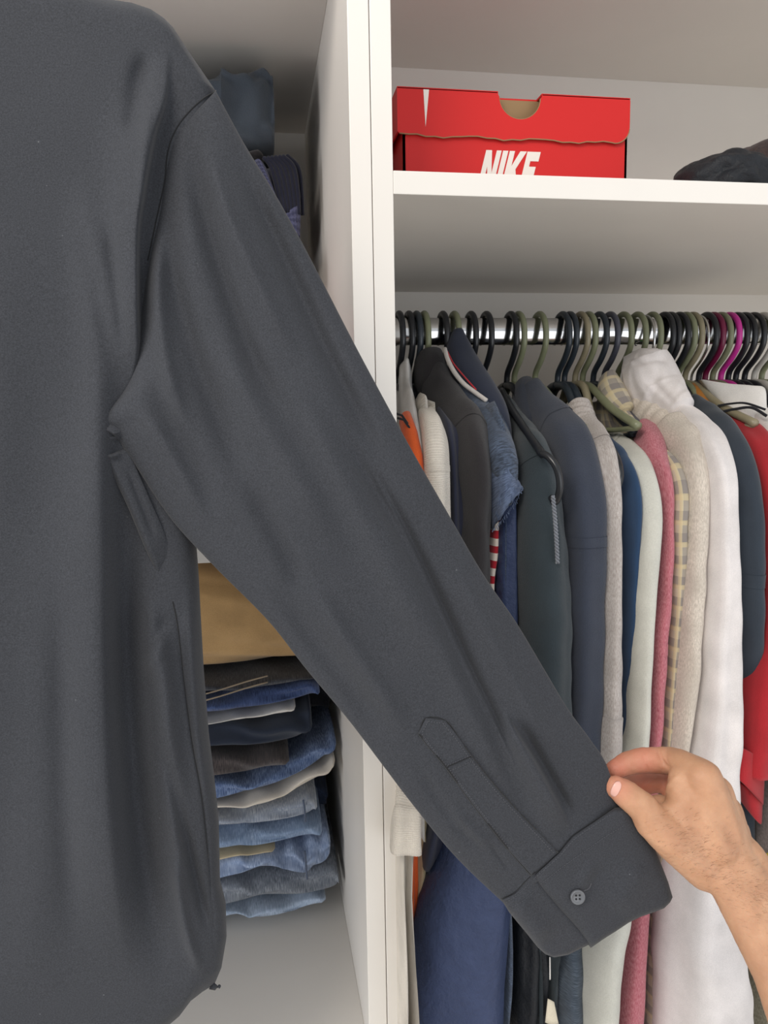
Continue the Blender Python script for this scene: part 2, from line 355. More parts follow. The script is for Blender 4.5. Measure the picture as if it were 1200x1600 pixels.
# orange long sleeve and cream long sleeve low at the left
garment('sweater', 'orange sweater whose sleeve end shows beside the upright below the white cuff', 'sweater', c_orange,
 [(634, 640, .27, 5, .01), (636, 760, .12, 7, .02), (640, 1000, .11, 8, .02), (643, 1300, .11, 8, .02), (643, 1400, .11, 7, .02), (641, 1432, .11, 5, .015)], bthick=.004, seed=8, hem=-.5)
garment('sweater', 'cream sweater whose long sleeve hangs beside the orange sleeve', 'sweater', c_cream,
 [(646, 640, .27, 6, .01), (648, 760, .13, 8, .02), (652, 1000, .12, 8, .02), (656, 1300, .115, 9, .02), (652, 1390, .11, 8, .02), (645, 1476, .105, 7, .015)], bthick=.004, seed=9, hem=-.5)
garment('sweater', 'white fine-knit sweater with rounded shoulder and short ribbed cuff', 'sweater', c_wknit,
 [(652, 640, .27, 8, .02), (660, 655, .2, 12, .02), (668, 680, .12, 18, .03), (674, 700, .09, 22, .035), (676, 735, .08, 22, .035), (678, 790, .08, 20, .035), (676, 900, .075, 20, .035), (662, 1100, .06, 22, .035), (646, 1200, .02, 20, .022), (636, 1265, -.02, 23, .018), (633, 1326, -.028, 26, .018)],
 seams=(4.0,), cuff=(9.0, 10), bthick=.01, cuffmat=c_wknit)
garment('shirt', 'thin navy top between the white knit and the black mock-neck', 'shirt', c_navy,
 [(676, 620, .27, 8, .02), (688, 660, .18, 10, .02), (702, 700, .12, 14, .03), (706, 760, .11, 13, .03), (706, 900, .11, 13, .03), (690, 1200, .11, 14, .03), (672, 1310, .105, 18, .03), (668, 1345, .105, 14, .02)], bthick=.008)
def mockneck(t, mat, C, a, b):
    P = W([669, 671, 676, 683], [560, 578, 600, 617], [.268, .262, .255, .248]); tube('collar', P, [.016, .0185, .021, .0235], [.03, .034, .036, .036], mat, t, seg=28)
garment('sweater', 'black mock-neck sweater with a green hook at its collar', 'sweater', c_black,
 [(678, 606, .25, 24, .035), (694, 636, .215, 30, .035), (713, 664, .17, 36, .035), (729, 692, .13, 36, .04), (737, 728, .1, 29, .04), (739, 780, .095, 24, .035), (738, 850, .095, 23, .035), (738, 950, .095, 23, .035), (736, 1150, .095, 23, .035), (735, 1400, .095, 20, .03)],
 seams=(3.2,), neck=mockneck, bthick=.014, fold=.05)
garment('shirt', 'red and white striped shirt showing as a narrow strip', 'shirt', c_stripe,
 [(742, 640, .27, 5, .01), (752, 680, .16, 6, .015), (762, 730, .12, 7, .02), (767, 800, .11, 8, .02), (766, 860, .11, 9, .02), (760, 920, .11, 9, .02), (758, 1100, .11, 9, .02)], bthick=.006, fold=.03)
# navy jacket with striped upturned collar; glossy blue sleeve
def navycollar(t, mat, C, a, b):
    rows = [(713, 531, .262, 11), (716, 548, .25, 20), (724, 570, .235, 25), (738, 594, .215, 27), (755, 618, .195, 25), (772, 645, .175, 21), (783, 675, .16, 15), (789, 702, .15, 9)]
    R2 = catmull(rows, 8); Cc = W(R2[:, 0], R2[:, 1], R2[:, 2]); tube('collar', Cc, R2[:, 3]*(R2[:, 2]+CAMD)/F, .02, c_jnavy, t, seg=26, fold=.04, k=3)
    P = W([695, 699, 709, 724, 742, 760], [545, 560, 580, 599, 613, 626], [.225, .212, .196, .18, .168, .158]); wire('white_piping', P, .0026, fabric('piping_white', (208, 202, 196)), t, per=5)
    P = W([699, 708, 720, 734, 744], [549, 567, 582, 598, 609], [.222, .208, .192, .176, .17]); wire('red_piping', P, .0009, fabric('piping_red', (190, 40, 50)), t, per=5, seg=6)
    tube('long_sleeve', W([785, 787, 788, 788, 783, 772, 752, 728, 712, 708], [740, 800, 880, 960, 1060, 1180, 1300, 1420, 1540, 1680], [.11, .1, .1, .1, .095, .09, .08, .075, .075, .075]),
         np.array([.008, .0085, .009, .0095, .014, .024, .036, .047, .052, .052]), np.array([.022, .025, .025, .027, .03, .033, .036, .038, .04, .04]), c_satin, t, seg=40, fold=.07, k=4, seed=5, p=2.6)
garment('jacket', 'navy jacket with white and red piped collar and glossy blue sleeve', 'jacket', c_jnavy,
 [(738, 600, .25, 14, .02), (756, 640, .22, 20, .02), (772, 672, .185, 22, .025), (784, 710, .15, 16, .025), (788, 760, .13, 13, .02)], neck=navycollar, bthick=.012)
def frayed(t, mat, C, a, b):
    V = []
    top = W([757, 778, 793, 803], [738, 728, 728, 738], [.085, .07, .065, .07]); bot = W([770, 780, 800, 817], [828, 806, 781, 762], [.082, .066, .06, .068])
    sheet('frayed_cuff', top, bot, c_fray, t, th=.004, nu=22, nv=14, ruf=.0018)
    for q in range(26):
        s = q/25; p0 = np.array([770+47*s, 828-66*s+4*math.sin(s*PI)])
        P = W([p0[0], p0[0]+random.uniform(-2, 3)], [p0[1], p0[1]+random.uniform(3, 7)], .064); wire('thread', [P[0], (P[0]+P[1])/2, P[1]], .0004, c_fray, t, seg=5, per=2)
def sheet(name, top, bot, mat, parent, th=.003, nu=20, nv=12, ruf=0.0, bow=.006):
    A = catmull(top, max(2, nu//(len(top)-1))); B = catmull(bot, max(2, nu//(len(bot)-1))); n = min(len(A), len(B)); A = A[np.linspace(0, len(A)-1, n).astype(int)]; B = B[np.linspace(0, len(B)-1, n).astype(int)]
    v = np.linspace(0, 1, nv)[:, None, None]; G = A[None]*(1-v)+B[None]*v
    G[..., 1] -= bow*np.sin(PI*np.linspace(0, 1, n))[None]+ruf*RNG.normal(size=G.shape[:2])*(v[..., 0]); H = G.copy(); H[..., 1] += th
    V = np.vstack([G.reshape(-1, 3), H.reshape(-1, 3)]); Fc = []; q = nv*n
    for i in range(nv-1):
        for j in range(n-1):
            a = i*n+j; Fc.append([a, a+1, a+n+1, a+n]); Fc.append([q+a, q+a+n, q+a+n+1, q+a+1])
    bd = [i for i in range(n)]+[i*n+n-1 for i in range(1, nv)]+[(nv-1)*n+i for i in range(n-2, -1, -1)]+[i*n for i in range(nv-2, 0, -1)]
    for x, y in zip(bd, bd[1:]+bd[:1]): Fc.append([x, q+x, q+y, y])
    du = np.linspace(0, np.linalg.norm(A[-1]-A[0]), n); dv = np.linspace(0, np.linalg.norm(B[0]-A[0]), nv)
    uv = np.stack(np.meshgrid(du, dv), -1).reshape(-1, 2)
    return mesh(name, V, Fc, mat, parent, np.vstack([uv, uv]))
garment('shirt', 'faded dark denim shirt with frayed washed-blue sleeve edge', 'shirt', c_fade,
 [(712, 600, .25, 14, .02), (730, 630, .21, 22, .025), (752, 662, .165, 26, .025), (770, 695, .12, 25, .03), (780, 725, .09, 24, .03), (786, 748, .085, 18, .025), (786, 780, .09, 10, .02)], neck=frayed, seams=(4.4,), bthick=.01, fold=.05)
# charcoal teal sweatshirt + hook hanging in front of it
garment('sweatshirt', 'dark teal charcoal sweatshirt with faint arm crease', 'sweatshirt', c_teal,
 [(792, 640, .26, 10, .02), (806, 672, .21, 18, .025), (822, 702, .16, 26, .03), (832, 740, .11, 32, .04), (836, 800, .09, 36, .045), (841, 880, .08, 40, .045), (846, 960, .075, 40, .045), (846, 1050, .07, 38, .045), (850, 1200, .075, 34, .04), (850, 1400, .08, 22, .03)], seams=(3.1,), bthick=.015, fold=.06)
t = thing('clothes_hanger', 'glossy black hanger hooked low beside the dark navy sweatshirt', 'hanger', W(866, 720, .12), 'hangers hooked low on other garments')
wire('hook', [tuple(W(x, y, Yy)) for x, y, Yy in ((846, 708, .05), (857, 714, .042), (868, 728, .036), (874, 748, .034), (874, 768, .036), (868, 784, .042), (861, 778, .05))], .0036, BLACKP, t, seg=10)
wire('shoulder_bar', [tuple(W(x, y, Yy)) for x, y, Yy in ((784, 610, .25), (798, 636, .2), (820, 670, .13), (848, 710, .052))], .0042, BLACKP, t, seg=10)
t = thing('drawstring', 'grey twisted drawstring hanging beside the teal sweatshirt sleeve', 'cord', W(868, 780, .1))
for ph in (0, PI):
    ss = np.linspace(0, 1, 90); P = W(864+7*ss+np.sin(ss*3)*1, 775+105*ss, .03)
    P[:, 0] += .0012*np.cos(ss*60+ph); P[:, 1] += .0012*np.sin(ss*60+ph); wire('strand', P, .0011, fabric('cord_grey', (120, 124, 132)), t, seg=6, per=1, S=(0, 1, 0))
def navyroll(t, mat, C, a, b):
    P = W([817, 822, 832, 846, 862], [610, 622, 640, 660, 674], [.262, .25, .23, .205, .185]); tube('collar', P, [.013, .0175, .02, .021, .021], [.022]*5, mat, t, seg=24)
garment('sweatshirt', 'dark navy sweatshirt with wide neck roll and seamed arm', 'sweatshirt', c_dnavy,
 [(826, 626, .25, 20, .03), (848, 655, .205, 26, .03), (872, 684, .16, 30, .035), (890, 722, .12, 32, .04), (898, 780, .095, 34, .045), (901, 850, .09, 33, .045), (902, 950, .085, 32, .04), (901, 1070, .085, 31, .04), (896, 1250, .09, 30, .035), (888, 1400, .1, 22, .03)], seams=(1.8, 4.9), neck=navyroll, bthick=.015, fold=.05)
def ribcollar(rows, mat_, n_r=9, b=.02):
    def fn(t, mat, C, a, b_):
        R2 = catmull(rows, 10); P = W(R2[:, 0], R2[:, 1], R2[:, 2]); L = np.linspace(0, 1, len(P)); wob = 1+.06*np.sin(L*2*PI*n_r)
        tube('collar', P, R2[:, 3]*(R2[:, 2]+CAMD)/F*wob, b*wob, mat_, t, seg=28)
    return fn
garment('sweater', 'pale grey ribbed-collar knit with long straight sleeve', 'sweater', c_grey,
 [(910, 668, .2, 22, .02), (922, 690, .17, 25, .025), (932, 715, .13, 24, .03), (938, 750, .1, 22, .035), (941, 810, .09, 19, .035), (943, 900, .085, 18, .035), (943, 1000, .08, 18, .035), (942, 1110, .075, 18, .035), (942, 1180, .07, 18, .03)],
 neck=ribcollar([(902, 640, .225, 19), (905, 652, .215, 22), (910, 668, .2, 23), (916, 684, .185, 23)], c_grey, 5), cuff=(7.05, 8), bthick=.011, fold=.05, seams=(2.0,))
garment('shirt', 'deep blue top between the grey knit and the mint sweatshirt', 'shirt', c_blue,
 [(930, 690, .24, 8, .02), (948, 712, .18, 12, .02), (962, 745, .14, 16, .03), (972, 780, .11, 16, .035), (972, 850, .11, 15, .035), (969, 1000, .105, 13, .035), (966, 1180, .105, 12, .03), (958, 1400, .11, 12, .03)], bthick=.01)
t = thing('clothes_hanger', 'black hanger end showing behind the grey knit sleeve', 'hanger', W(962, 740, .14), 'hangers hooked low on other garments')
wire('shoulder_bar', [tuple(W(x, y, Yy)) for x, y, Yy in ((938, 684, .16), (956, 702, .11), (966, 722, .08), (969, 746, .07), (963, 770, .075))], .0036, BLACKP, t, seg=10)
garment('sweatshirt', 'pale mint sweatshirt left of the dusty pink knit', 'sweatshirt', c_mint,
 [(966, 706, .2, 14, .02), (980, 724, .165, 20, .025), (992, 750, .125, 24, .03), (1000, 790, .1, 22, .035), (1000, 850, .095, 21, .035), (994, 930, .09, 20, .035), (988, 1060, .085, 17, .035), (984, 1160, .085, 16, .035), (970, 1300, .08, 20, .035), (950, 1420, .07, 27, .04), (936, 1500, .065, 30, .04), (926, 1700, .065, 30, .04)],
 neck=ribcollar([(957, 694, .225, 8), (964, 700, .21, 12), (972, 712, .19, 15)], c_mint, 2), bthick=.012, fold=.06)
garment('sweater', 'dusty pink knit sweater with a ridge across its forearm', 'sweater', c_pink,
 [(1005, 668, .195, 13, .012), (1013, 690, .165, 22, .02), (1019, 725, .13, 22, .025), (1027, 765, .105, 12, .03), (1029, 820, .1, 10, .03), (1026, 920, .095, 11, .03), (1018, 1005, .09, 13, .03), (1014, 1090, .09, 12, .03), (1009, 1158, .09, 11, .03), (998, 1300, .09, 15, .03), (982, 1447, .085, 20, .035), (973, 1597, .08, 24, .035), (968, 1700, .08, 24, .035)], seams=(6.0,), bthick=.009, fold=.03)
garment('shirt', 'beige and grey plaid shirt with collar above the green hanger arm', 'shirt', c_plaid,
 [(957, 616, .25, 14, .02), (968, 645, .23, 10, .015), (1000, 690, .18, 9, .015), (1032, 726, .13, 12, .02), (1047, 765, .105, 14, .03), (1047, 830, .1, 13, .03), (1046, 910, .1, 13, .03), (1034, 1060, .1, 10, .03), (1028, 1160, .1, 10, .03), (1020, 1300, .1, 10, .03), (1011, 1450, .1, 11, .03), (1006, 1600, .095, 12, .03), (1003, 1700, .095, 12, .03)],
 neck=lambda t, mat, C, a, b: tube('collar', W([948, 951, 958, 966, 976], [588, 600, 615, 630, 645], [.25, .245, .235, .225, .215]), [.008, .0135, .016, .015, .01], [.016]*5, c_plaid, t, seg=24), bthick=.009, fold=.04)
garment('sweater', 'oatmeal sweater with wide ribbed roll collar', 'sweater', c_oat,
 [(1044, 672, .165, 24, .025), (1056, 692, .145, 27, .03), (1067, 715, .125, 26, .035), (1073, 760, .1, 22, .035), (1072, 840, .095, 20, .035), (1068, 920, .09, 20, .035), (1059, 1060, .085, 18, .035), (1049, 1160, .085, 15, .03), (1038, 1300, .09, 12, .03), (1026, 1450, .09, 10, .03), (1020, 1600, .09, 10, .03)],
 neck=ribcollar([(985, 622, .235, 11), (992, 632, .228, 15), (1008, 646, .21, 19), (1028, 660, .19, 22), (1048, 676, .168, 23), (1058, 690, .155, 22)], c_oat, 8), bthick=.012, fold=.05)
# white jacket with crumpled hood
def hood(t, mat, C, a, b):
    rows = [(1003, 553, .235, 21), (1006, 562, .235, 32), (1011, 578, .23, 39), (1019, 598, .22, 42), (1031, 618, .21, 38), (1044, 638, .195, 30), (1057, 656, .18, 24)]
    R2 = catmull(rows, 12); P = W(R2[:, 0], R2[:, 1], R2[:, 2])
    V, Fc, uv, _ = tubeV(P, R2[:, 3]*(R2[:, 2]+CAMD)/F, .034, seg=64, p=2.2, fold=.03, k=6, seed=12)
    c = V.mean(0)
    for q in range(60):                                   # crumples
        d0 = RNG.normal(size=3); d0 /= np.linalg.norm(d0); p0 = c+RNG.normal(size=3)*.02; s = ((V-p0)@d0)
        V += (np.exp(-(s/.0035)**2)*np.exp(-(np.linalg.norm(V-p0, axis=1)/.03)**2)*RNG.uniform(-1, 1)*.0042)[:, None]*np.array([-.5, -.8, .4])
    mesh('hood', V, Fc, mat, t, uv)
garment('jacket', 'white jacket with a crumpled hood bulging up by the hooks', 'jacket', c_whj,
 [(1056, 655, .185, 20, .025), (1076, 680, .155, 28, .03), (1096, 710, .12, 31, .035), (1108, 755, .09, 27, .04), (1111, 830, .085, 25, .04), (1110, 920, .08, 28, .045), (1108, 1000, .075, 32, .045), (1104, 1100, .075, 36, .05), (1098, 1200, .07, 40, .05), (1090, 1330, .06, 52, .055), (1088, 1450, .055, 66, .06), (1094, 1560, .055, 79, .06), (1098, 1700, .055, 86, .06)],
 neck=hood, bthick=.014, fold=.05, k=5)
garment('t_shirt', 'charcoal blue t-shirt between the white jacket and the red polo', 'shirt', c_char,
 [(1080, 640, .24, 15, .02), (1104, 664, .19, 22, .025), (1126, 695, .145, 26, .03), (1142, 740, .11, 27, .035), (1149, 800, .1, 26, .04), (1152, 880, .095, 23, .04), (1152, 980, .095, 21, .04), (1150, 1080, .1, 19, .035), (1150, 1140, .105, 17, .03), (1150, 1350, .12, 16, .03)], seams=(5.2,), bthick=.012, fold=.04)
def redhem(t, mat, C, a, b):
    sheet('hem_band', W([1131, 1150, 1175, 1196], [1155, 1163, 1176, 1190], [.06, .045, .045, .06]), W([1131, 1150, 1172, 1193], [1204, 1215, 1236, 1258], [.056, .041, .041, .056]), c_red, t, th=.004)
    sheet('under_layer', W([1146, 1160, 1180, 1192], [1215, 1225, 1240, 1250], [.066, .058, .058, .066]), W([1158, 1170, 1184, 1191], [1252, 1270, 1284, 1276], [.068, .062, .062, .068]), c_red, t, th=.003)
garment('polo_shirt', 'red polo shirt at the right with a wide stitched sleeve hem', 'shirt', c_red,
 [(1118, 656, .23, 12, .02), (1138, 672, .2, 16, .025), (1160, 694, .165, 22, .03), (1178, 725, .13, 24, .035), (1184, 770, .11, 20, .04), (1186, 850, .105, 20, .04), (1187, 930, .1, 21, .04), (1181, 1010, .09, 26, .045), (1172, 1080, .08, 32, .045), (1165, 1140, .075, 35, .045), (1162, 1200, .07, 33, .04)], seams=(), neck=redhem, bthick=.012, fold=.05, hem=-.42)
def wcollar(t, mat, C, a, b):
    rows = [(1100, 596, .26, 5), (1112, 606, .25, 14), (1132, 618, .235, 22), (1158, 632, .215, 29), (1184, 650, .195, 32), (1205, 672, .175, 28)]
    top = W([1098, 1130, 1160, 1185, 1197], [593, 600, 603, 608, 640], [.24, .225, .21, .195, .175]); bot = W([1112, 1130, 1156, 1182, 1206], [614, 638, 655, 672, 690], [.232, .212, .19, .17, .155])
    sheet('collar', top, bot, c_white, t, th=.01, nu=24, nv=16, bow=.018)
    bk = fabric('black_stripe_knit', (26, 26, 32))
    wire('collar_stripe', W([1122, 1140, 1165, 1196], [634, 631, 630, 640], [.198, .183, .165, .148]), .0014, bk, t, seg=6)
    wire('collar_stripe', W([1130, 1150, 1175, 1198], [643, 639, 637, 650], [.188, .172, .155, .142]), .0018, bk, t, seg=6)
garment('polo_shirt', 'white polo shirt with two black lines round its collar', 'shirt', c_white,
 [(1150, 640, .22, 18, .02), (1180, 668, .185, 24, .025), (1205, 700, .15, 24, .03), (1222, 750, .12, 20, .03), (1226, 850, .115, 18, .03), (1226, 1000, .115, 16, .03), (1222, 1250, .115, 16, .03)], neck=wcollar, bthick=.01)
garment('sweater', 'black top squeezed behind the red polo and the white collar', 'sweater', c_black,
 [(1160, 660, .25, 12, .02), (1186, 688, .2, 14, .02), (1206, 716, .16, 12, .03), (1212, 780, .13, 11, .03), (1212, 1000, .13, 11, .03), (1210, 1350, .13, 11, .03)], bthick=.01, seed=77)
garment('sweater', 'heather grey sweater at the right edge beside the red hem', 'sweater', c_hgrey,
 [(1190, 660, .26, 10, .02), (1226, 720, .18, 14, .025), (1238, 800, .12, 22, .04), (1236, 950, .1, 28, .045), (1224, 1100, .085, 28, .045), (1216, 1250, .08, 26, .04), (1212, 1330, .08, 22, .03)], bthick=.012, seed=78)
garment('t_shirt', 'yellow t-shirt glimpsed on both sides of the wrist', 'shirt', c_yel,
 [(1160, 700, .27, 6, .01), (1176, 900, .17, 12, .02), (1184, 1100, .14, 16, .03), (1183, 1250, .13, 22, .03), (1176, 1350, .12, 26, .03), (1166, 1430, .115, 26, .03), (1158, 1478, .11, 18, .03)], bthick=.008, seed=79, hem=-.5)
garment('sweater', 'olive grey sweater showing low at the right below the forearm', 'sweater', c_olive,
 [(1170, 700, .27, 8, .01), (1200, 900, .19, 14, .02), (1206, 1150, .15, 20, .03), (1196, 1350, .13, 28, .035), (1190, 1480, .12, 34, .04), (1188, 1600, .115, 36, .04), (1188, 1720, .115, 36, .04)], bthick=.01, seed=80)
# lower middle: hems of short dark garments below the cuff
garment('jacket', 'black nylon jacket with puckered edge below the shirt cuff', 'jacket', c_bnyl,
 [(800, 700, .27, 6, .01), (812, 900, .18, 14, .02), (820, 1200, .12, 18, .03), (820, 1400, .11, 24, .035), (822, 1480, .105, 26, .035), (818, 1600, .1, 26, .035), (816, 1700, .1, 26, .035)], fold=.12, k=6, bthick=.01, seed=81, fine=.05)
garment('shirt', 'midnight blue shirt in the dark gap left of the white tag', 'shirt', c_dkbl,
 [(836, 700, .27, 6, .01), (846, 1000, .18, 12, .02), (852, 1300, .14, 14, .03), (852, 1450, .13, 12, .03), (850, 1600, .13, 14, .03), (848, 1700, .13, 14, .03)], bthick=.008, seed=82)
t = garment('trousers', 'slate denim garment with a cream label at its edge', 'trousers', c_slden,
 [(862, 700, .27, 6, .01), (876, 1000, .17, 14, .02), (884, 1300, .12, 22, .03), (886, 1450, .105, 28, .035), (884, 1530, .1, 29, .04), (884, 1620, .1, 30, .04), (884, 1700, .1, 30, .04)], bthick=.01, seed=83)
sheet('cream_label', W([856, 860, 866], [1561, 1562, 1566], .064), W([852, 862, 873], [1598, 1600, 1600], .06), fabric('label_cream', (224, 214, 192)), t, th=.001, nu=8, nv=6, bow=.001)
sheet('white_loop', W([858.6, 859.4, 860.2], [1496, 1496, 1496], .064), W([858.6, 859.6, 860.6], [1531, 1531, 1530], .06), c_white, t, th=.001, nu=6, nv=6, bow=0)
# small things on the rail
t = thing('wooden_hanger', 'orange-brown wooden hanger end left of the white striped collar', 'hanger', W(1096, 620, .25))
tube('shoulder_bar', W([1080, 1090, 1104, 1118, 1128], [606, 612, 624, 640, 656], [.262, .252, .236, .218, .2]), [.008, .0125, .0125, .011, .008], [.007]*5, plastic('varnished_wood', (176, 116, 52), .4), t, seg=18)
t = tag(tube('size_clip', W([1037, 1042, 1047], [574, 576, 577], .245), [.004, .005, .004], .004, plastic('lime_plastic', (70, 190, 40), .4), None, seg=12, p=4), 'bright green size clip on a black hook above the white hood', 'clip')

# ------------------------------------------------------------------ folded clothes in the left unit
def folded(name, label, cat, mat, cols, Yf, depth=.24, group=None, layers=0, p=3.2, seed=1, wob=.0022, parent=None, extra=None, pz=2.4):
    """cols: (px, y top, y bottom) of the front face; runs along X"""
    Cc = catmull([(x, y0, y1) for x, y0, y1 in cols], 8); T_ = W(Cc[:, 0], Cc[:, 1], Yf); B_ = W(Cc[:, 0], Cc[:, 2], Yf)
    mid = (T_+B_)/2; half = (T_[:, 2]-B_[:, 2])/2; n = len(mid); seg = 44; th = np.linspace(0, 2*PI, seg, endpoint=False)
    rg = np.random.default_rng(seed); half = np.maximum(half, .002)
    end = np.ones(n); q = np.linspace(0, 1, n); rr = .012/ max(1e-6, np.linalg.norm(mid[-1]-mid[0])); end = np.clip(np.minimum(q, 1-q)/rr, 0, 1); end = np.sqrt(1-(1-end)**2)*.35+.65
    V = []
    for i in range(n):
        c, s = np.cos(th), np.sin(th); yy = np.sign(c)*abs(c)**(2/p)*depth/2; zz = np.sign(s)*abs(s)**(2/pz)*half[i]*end[i]
        front = c < 0
        if layers: yy = yy+np.where(front, 1, 0)*.004*np.exp(-((zz/half[i]-.15*math.sin(i*.2)) / .22)**2)
        yy = yy+wob*2*np.sin(zz*300+i*.31+seed)*front; zz = zz+wob*np.sin(i*.55+seed+yy*30)*(s > -.2)
        V.append(np.stack([np.full(seg, mid[i, 0]), Yf+depth/2+yy+(1-end[i])*.02*front, mid[i, 2]+zz], 1))
    V = np.array(V); L = mid[:, 0]-mid[0, 0]
    per_ = np.cumsum(np.r_[0, np.linalg.norm(np.diff(V[n//2], axis=0), axis=1)])
    uv = np.stack([np.broadcast_to(per_[None], (n, seg)), np.broadcast_to(L[:, None], (n, seg))], -1).reshape(-1, 2)
    V = V.reshape(-1, 3); Fc = [[i*seg+j, i*seg+(j+1) % seg, (i+1)*seg+(j+1) % seg, (i+1)*seg+j] for i in range(n-1) for j in range(seg)]
    Fc += [list(range(seg))[::-1], [(n-1)*seg+j for j in range(seg)]]
    if extra is None:
        return tag(mesh(name, V, Fc, mat, None, uv), label, cat, group)
    t = thing(name, label, cat, V.mean(0), group); mesh('folded_cloth', V, Fc, mat, t, uv); extra(t); return t
gj = 'folded trousers stacked on the lower shelf'
def den(n, c, c2): return fabric(n, c, 'denim', c2, var=.2)
folded('chinos', 'tan chinos on top of the jeans stack, hanging in a tall fold', 'trousers', fabric('tan_cotton', (184, 150, 104), var=.14),
 [(-150, 900, 1095), (100, 890, 1080), (300, 884, 1066), (400, 886, 1056), (470, 890, 1048), (505, 900, 1040)], .17, .26, gj, seed=3, wob=.002, p=4)
def sideseam(pts, Yy):
    def fn(t): wire('side_seam', W([p[0] for p in pts], [p[1] for p in pts], Yy-.001), .0012, fabric('seam_denim', (84, 94, 114)), t, seg=6)
    return fn
def stitchpair(t):
    for dy in (0, 10):
        wire('stitching', W([322, 350, 385, 418], [1094-dy, 1086-dy, 1075-dy, 1066-dy], .172), .0009, fabric('tan_thread', (150, 136, 118)), t, seg=6)
folded('jeans', 'dark grey jeans with tan double stitching under the chinos', 'jeans', den('grey_black_denim', (52, 54, 62), (84, 86, 92)), [(-150, 1092, 1130), (150, 1078, 1112), (320, 1066, 1092), (420, 1058, 1076), (505, 1050, 1062)], .178, .25, gj, seed=4, extra=stitchpair)
folded('jeans', 'indigo blue jeans with rounded fold, third from the top', 'jeans', den('indigo_denim', (46, 62, 102), (76, 94, 136)), [(-150, 1130, 1175), (150, 1110, 1150), (325, 1090, 1126), (400, 1074, 1116), (470, 1062, 1102), (500, 1062, 1096)], .175, .25, gj, layers=1, seed=5)
folded('trousers', 'thin white fold between indigo jeans and navy trousers', 'trousers', fabric('white_linen', (230, 226, 220)), [(-100, 1176, 1186), (150, 1150, 1160), (330, 1126, 1132), (390, 1117, 1126), (440, 1106, 1120), (462, 1100, 1112)], .18, .22, gj, seed=6, wob=.001)
folded('trousers', 'smooth dark navy trousers in the jeans stack', 'trousers', fabric('dark_navy_twill', (38, 46, 62)), [(-150, 1186, 1240), (150, 1158, 1208), (326, 1130, 1184), (400, 1124, 1178), (460, 1112, 1170), (488, 1100, 1160)], .18, .24, gj, seed=7)
folded('jeans', 'brown-black jeans below the navy trousers', 'jeans', den('brown_black_denim', (58, 54, 56), (84, 76, 74)), [(-150, 1240, 1290), (150, 1210, 1256), (328, 1184, 1224), (400, 1178, 1216), (452, 1170, 1206)], .178, .22, gj, seed=8)
folded('jeans', 'bright mid-blue washed jeans reaching toward the upright', 'jeans', den('bright_blue_denim', (64, 84, 124), (128, 146, 178)), [(-150, 1290, 1330), (150, 1256, 1292), (338, 1222, 1260), (400, 1214, 1246), (450, 1188, 1226), (500, 1166, 1200), (526, 1152, 1178)], .185, .25, gj, layers=1, seed=9)
folded('trousers', 'cream trousers sloping up between blue and pale grey jeans', 'trousers', fabric('cream_twill', (220, 210, 196)), [(-150, 1330, 1350), (150, 1292, 1306), (340, 1259, 1271), (400, 1246, 1262), (450, 1228, 1248), (500, 1200, 1222), (524, 1184, 1200)], .186, .25, gj, seed=10)
folded('jeans', 'pale grey-blue washed jeans under the cream trousers', 'jeans', den('grey_blue_denim', (128, 138, 154), (168, 172, 180)), [(-150, 1350, 1396), (150, 1306, 1342), (342, 1272, 1303), (400, 1262, 1297), (470, 1246, 1288), (496, 1236, 1282)], .188, .25, gj, layers=1, seed=11, extra=sideseam([(474, 1250), (476, 1266), (477, 1284)], .188))
folded('jeans', 'light blue jeans above the thin beige fold', 'jeans', den('light_blue_denim', (112, 134, 164), (152, 168, 192)), [(-150, 1396, 1436), (150, 1344, 1376), (343, 1303, 1336), (400, 1297, 1332), (470, 1288, 1322), (504, 1280, 1312)], .19, .25, gj, layers=1, seed=12)
folded('trousers', 'thin beige fold low in the jeans stack', 'trousers', fabric('beige_twill', (196, 180, 148)), [(-100, 1438, 1448), (150, 1378, 1388), (343, 1337, 1347), (390, 1333, 1340), (430, 1328, 1333)], .192, .2, gj, seed=13, wob=.0006)
folded('jeans', 'light blue jeans with a sagging lower edge, third from the bottom', 'jeans', den('light_blue_denim_b', (112, 130, 162), (160, 172, 194)), [(-150, 1448, 1500), (150, 1388, 1434), (344, 1346, 1383), (390, 1338, 1376), (430, 1332, 1366), (458, 1328, 1376), (480, 1322, 1382), (500, 1316, 1366), (518, 1312, 1346)], .186, .25, gj, layers=1, seed=14, extra=sideseam([(476, 1330), (478, 1350), (480, 1374)], .186))
folded('jeans', 'mid grey jeans second from the bottom of the stack', 'jeans', den('mid_grey_denim', (98, 104, 114), (144, 148, 154)), [(-150, 1500, 1546), (150, 1436, 1472), (347, 1383, 1427), (400, 1375, 1420), (470, 1366, 1410), (522, 1354, 1400), (530, 1356, 1396)], .19, .25, gj, layers=1, seed=15)
folded('jeans', 'very pale blue jeans at the bottom of the stack', 'jeans', den('pale_blue_denim', (156, 174, 198), (188, 200, 216)), [(-150, 1546, 1572), (150, 1474, 1496), (352, 1427, 1443), (400, 1422, 1440), (460, 1412, 1430), (510, 1404, 1420)], .2, .25, gj, layers=1, seed=16)
gk = 'dark folded clothes behind the jeans stack'
for i, (y0, y1, c, lb) in enumerate([(1075, 1135, (34, 34, 40), 'black patterned folded garment behind the navy trousers'), (1235, 1285, (48, 58, 80), 'dark blue folded jeans behind the pale grey-blue pair'), (1290, 1385, (24, 26, 34), 'black folded trousers in the shadow beside the upright')]):
    folded('trousers', lb, 'trousers', den('back_denim_%d' % i, c, tuple(int(v*1.3) for v in c)), [(250, y0, y1), (400, y0-10, y1-10), (490, y0-14, y1-14), (517-4*i, y0-10, y1-16)], .27, .2, gk, seed=20+i)
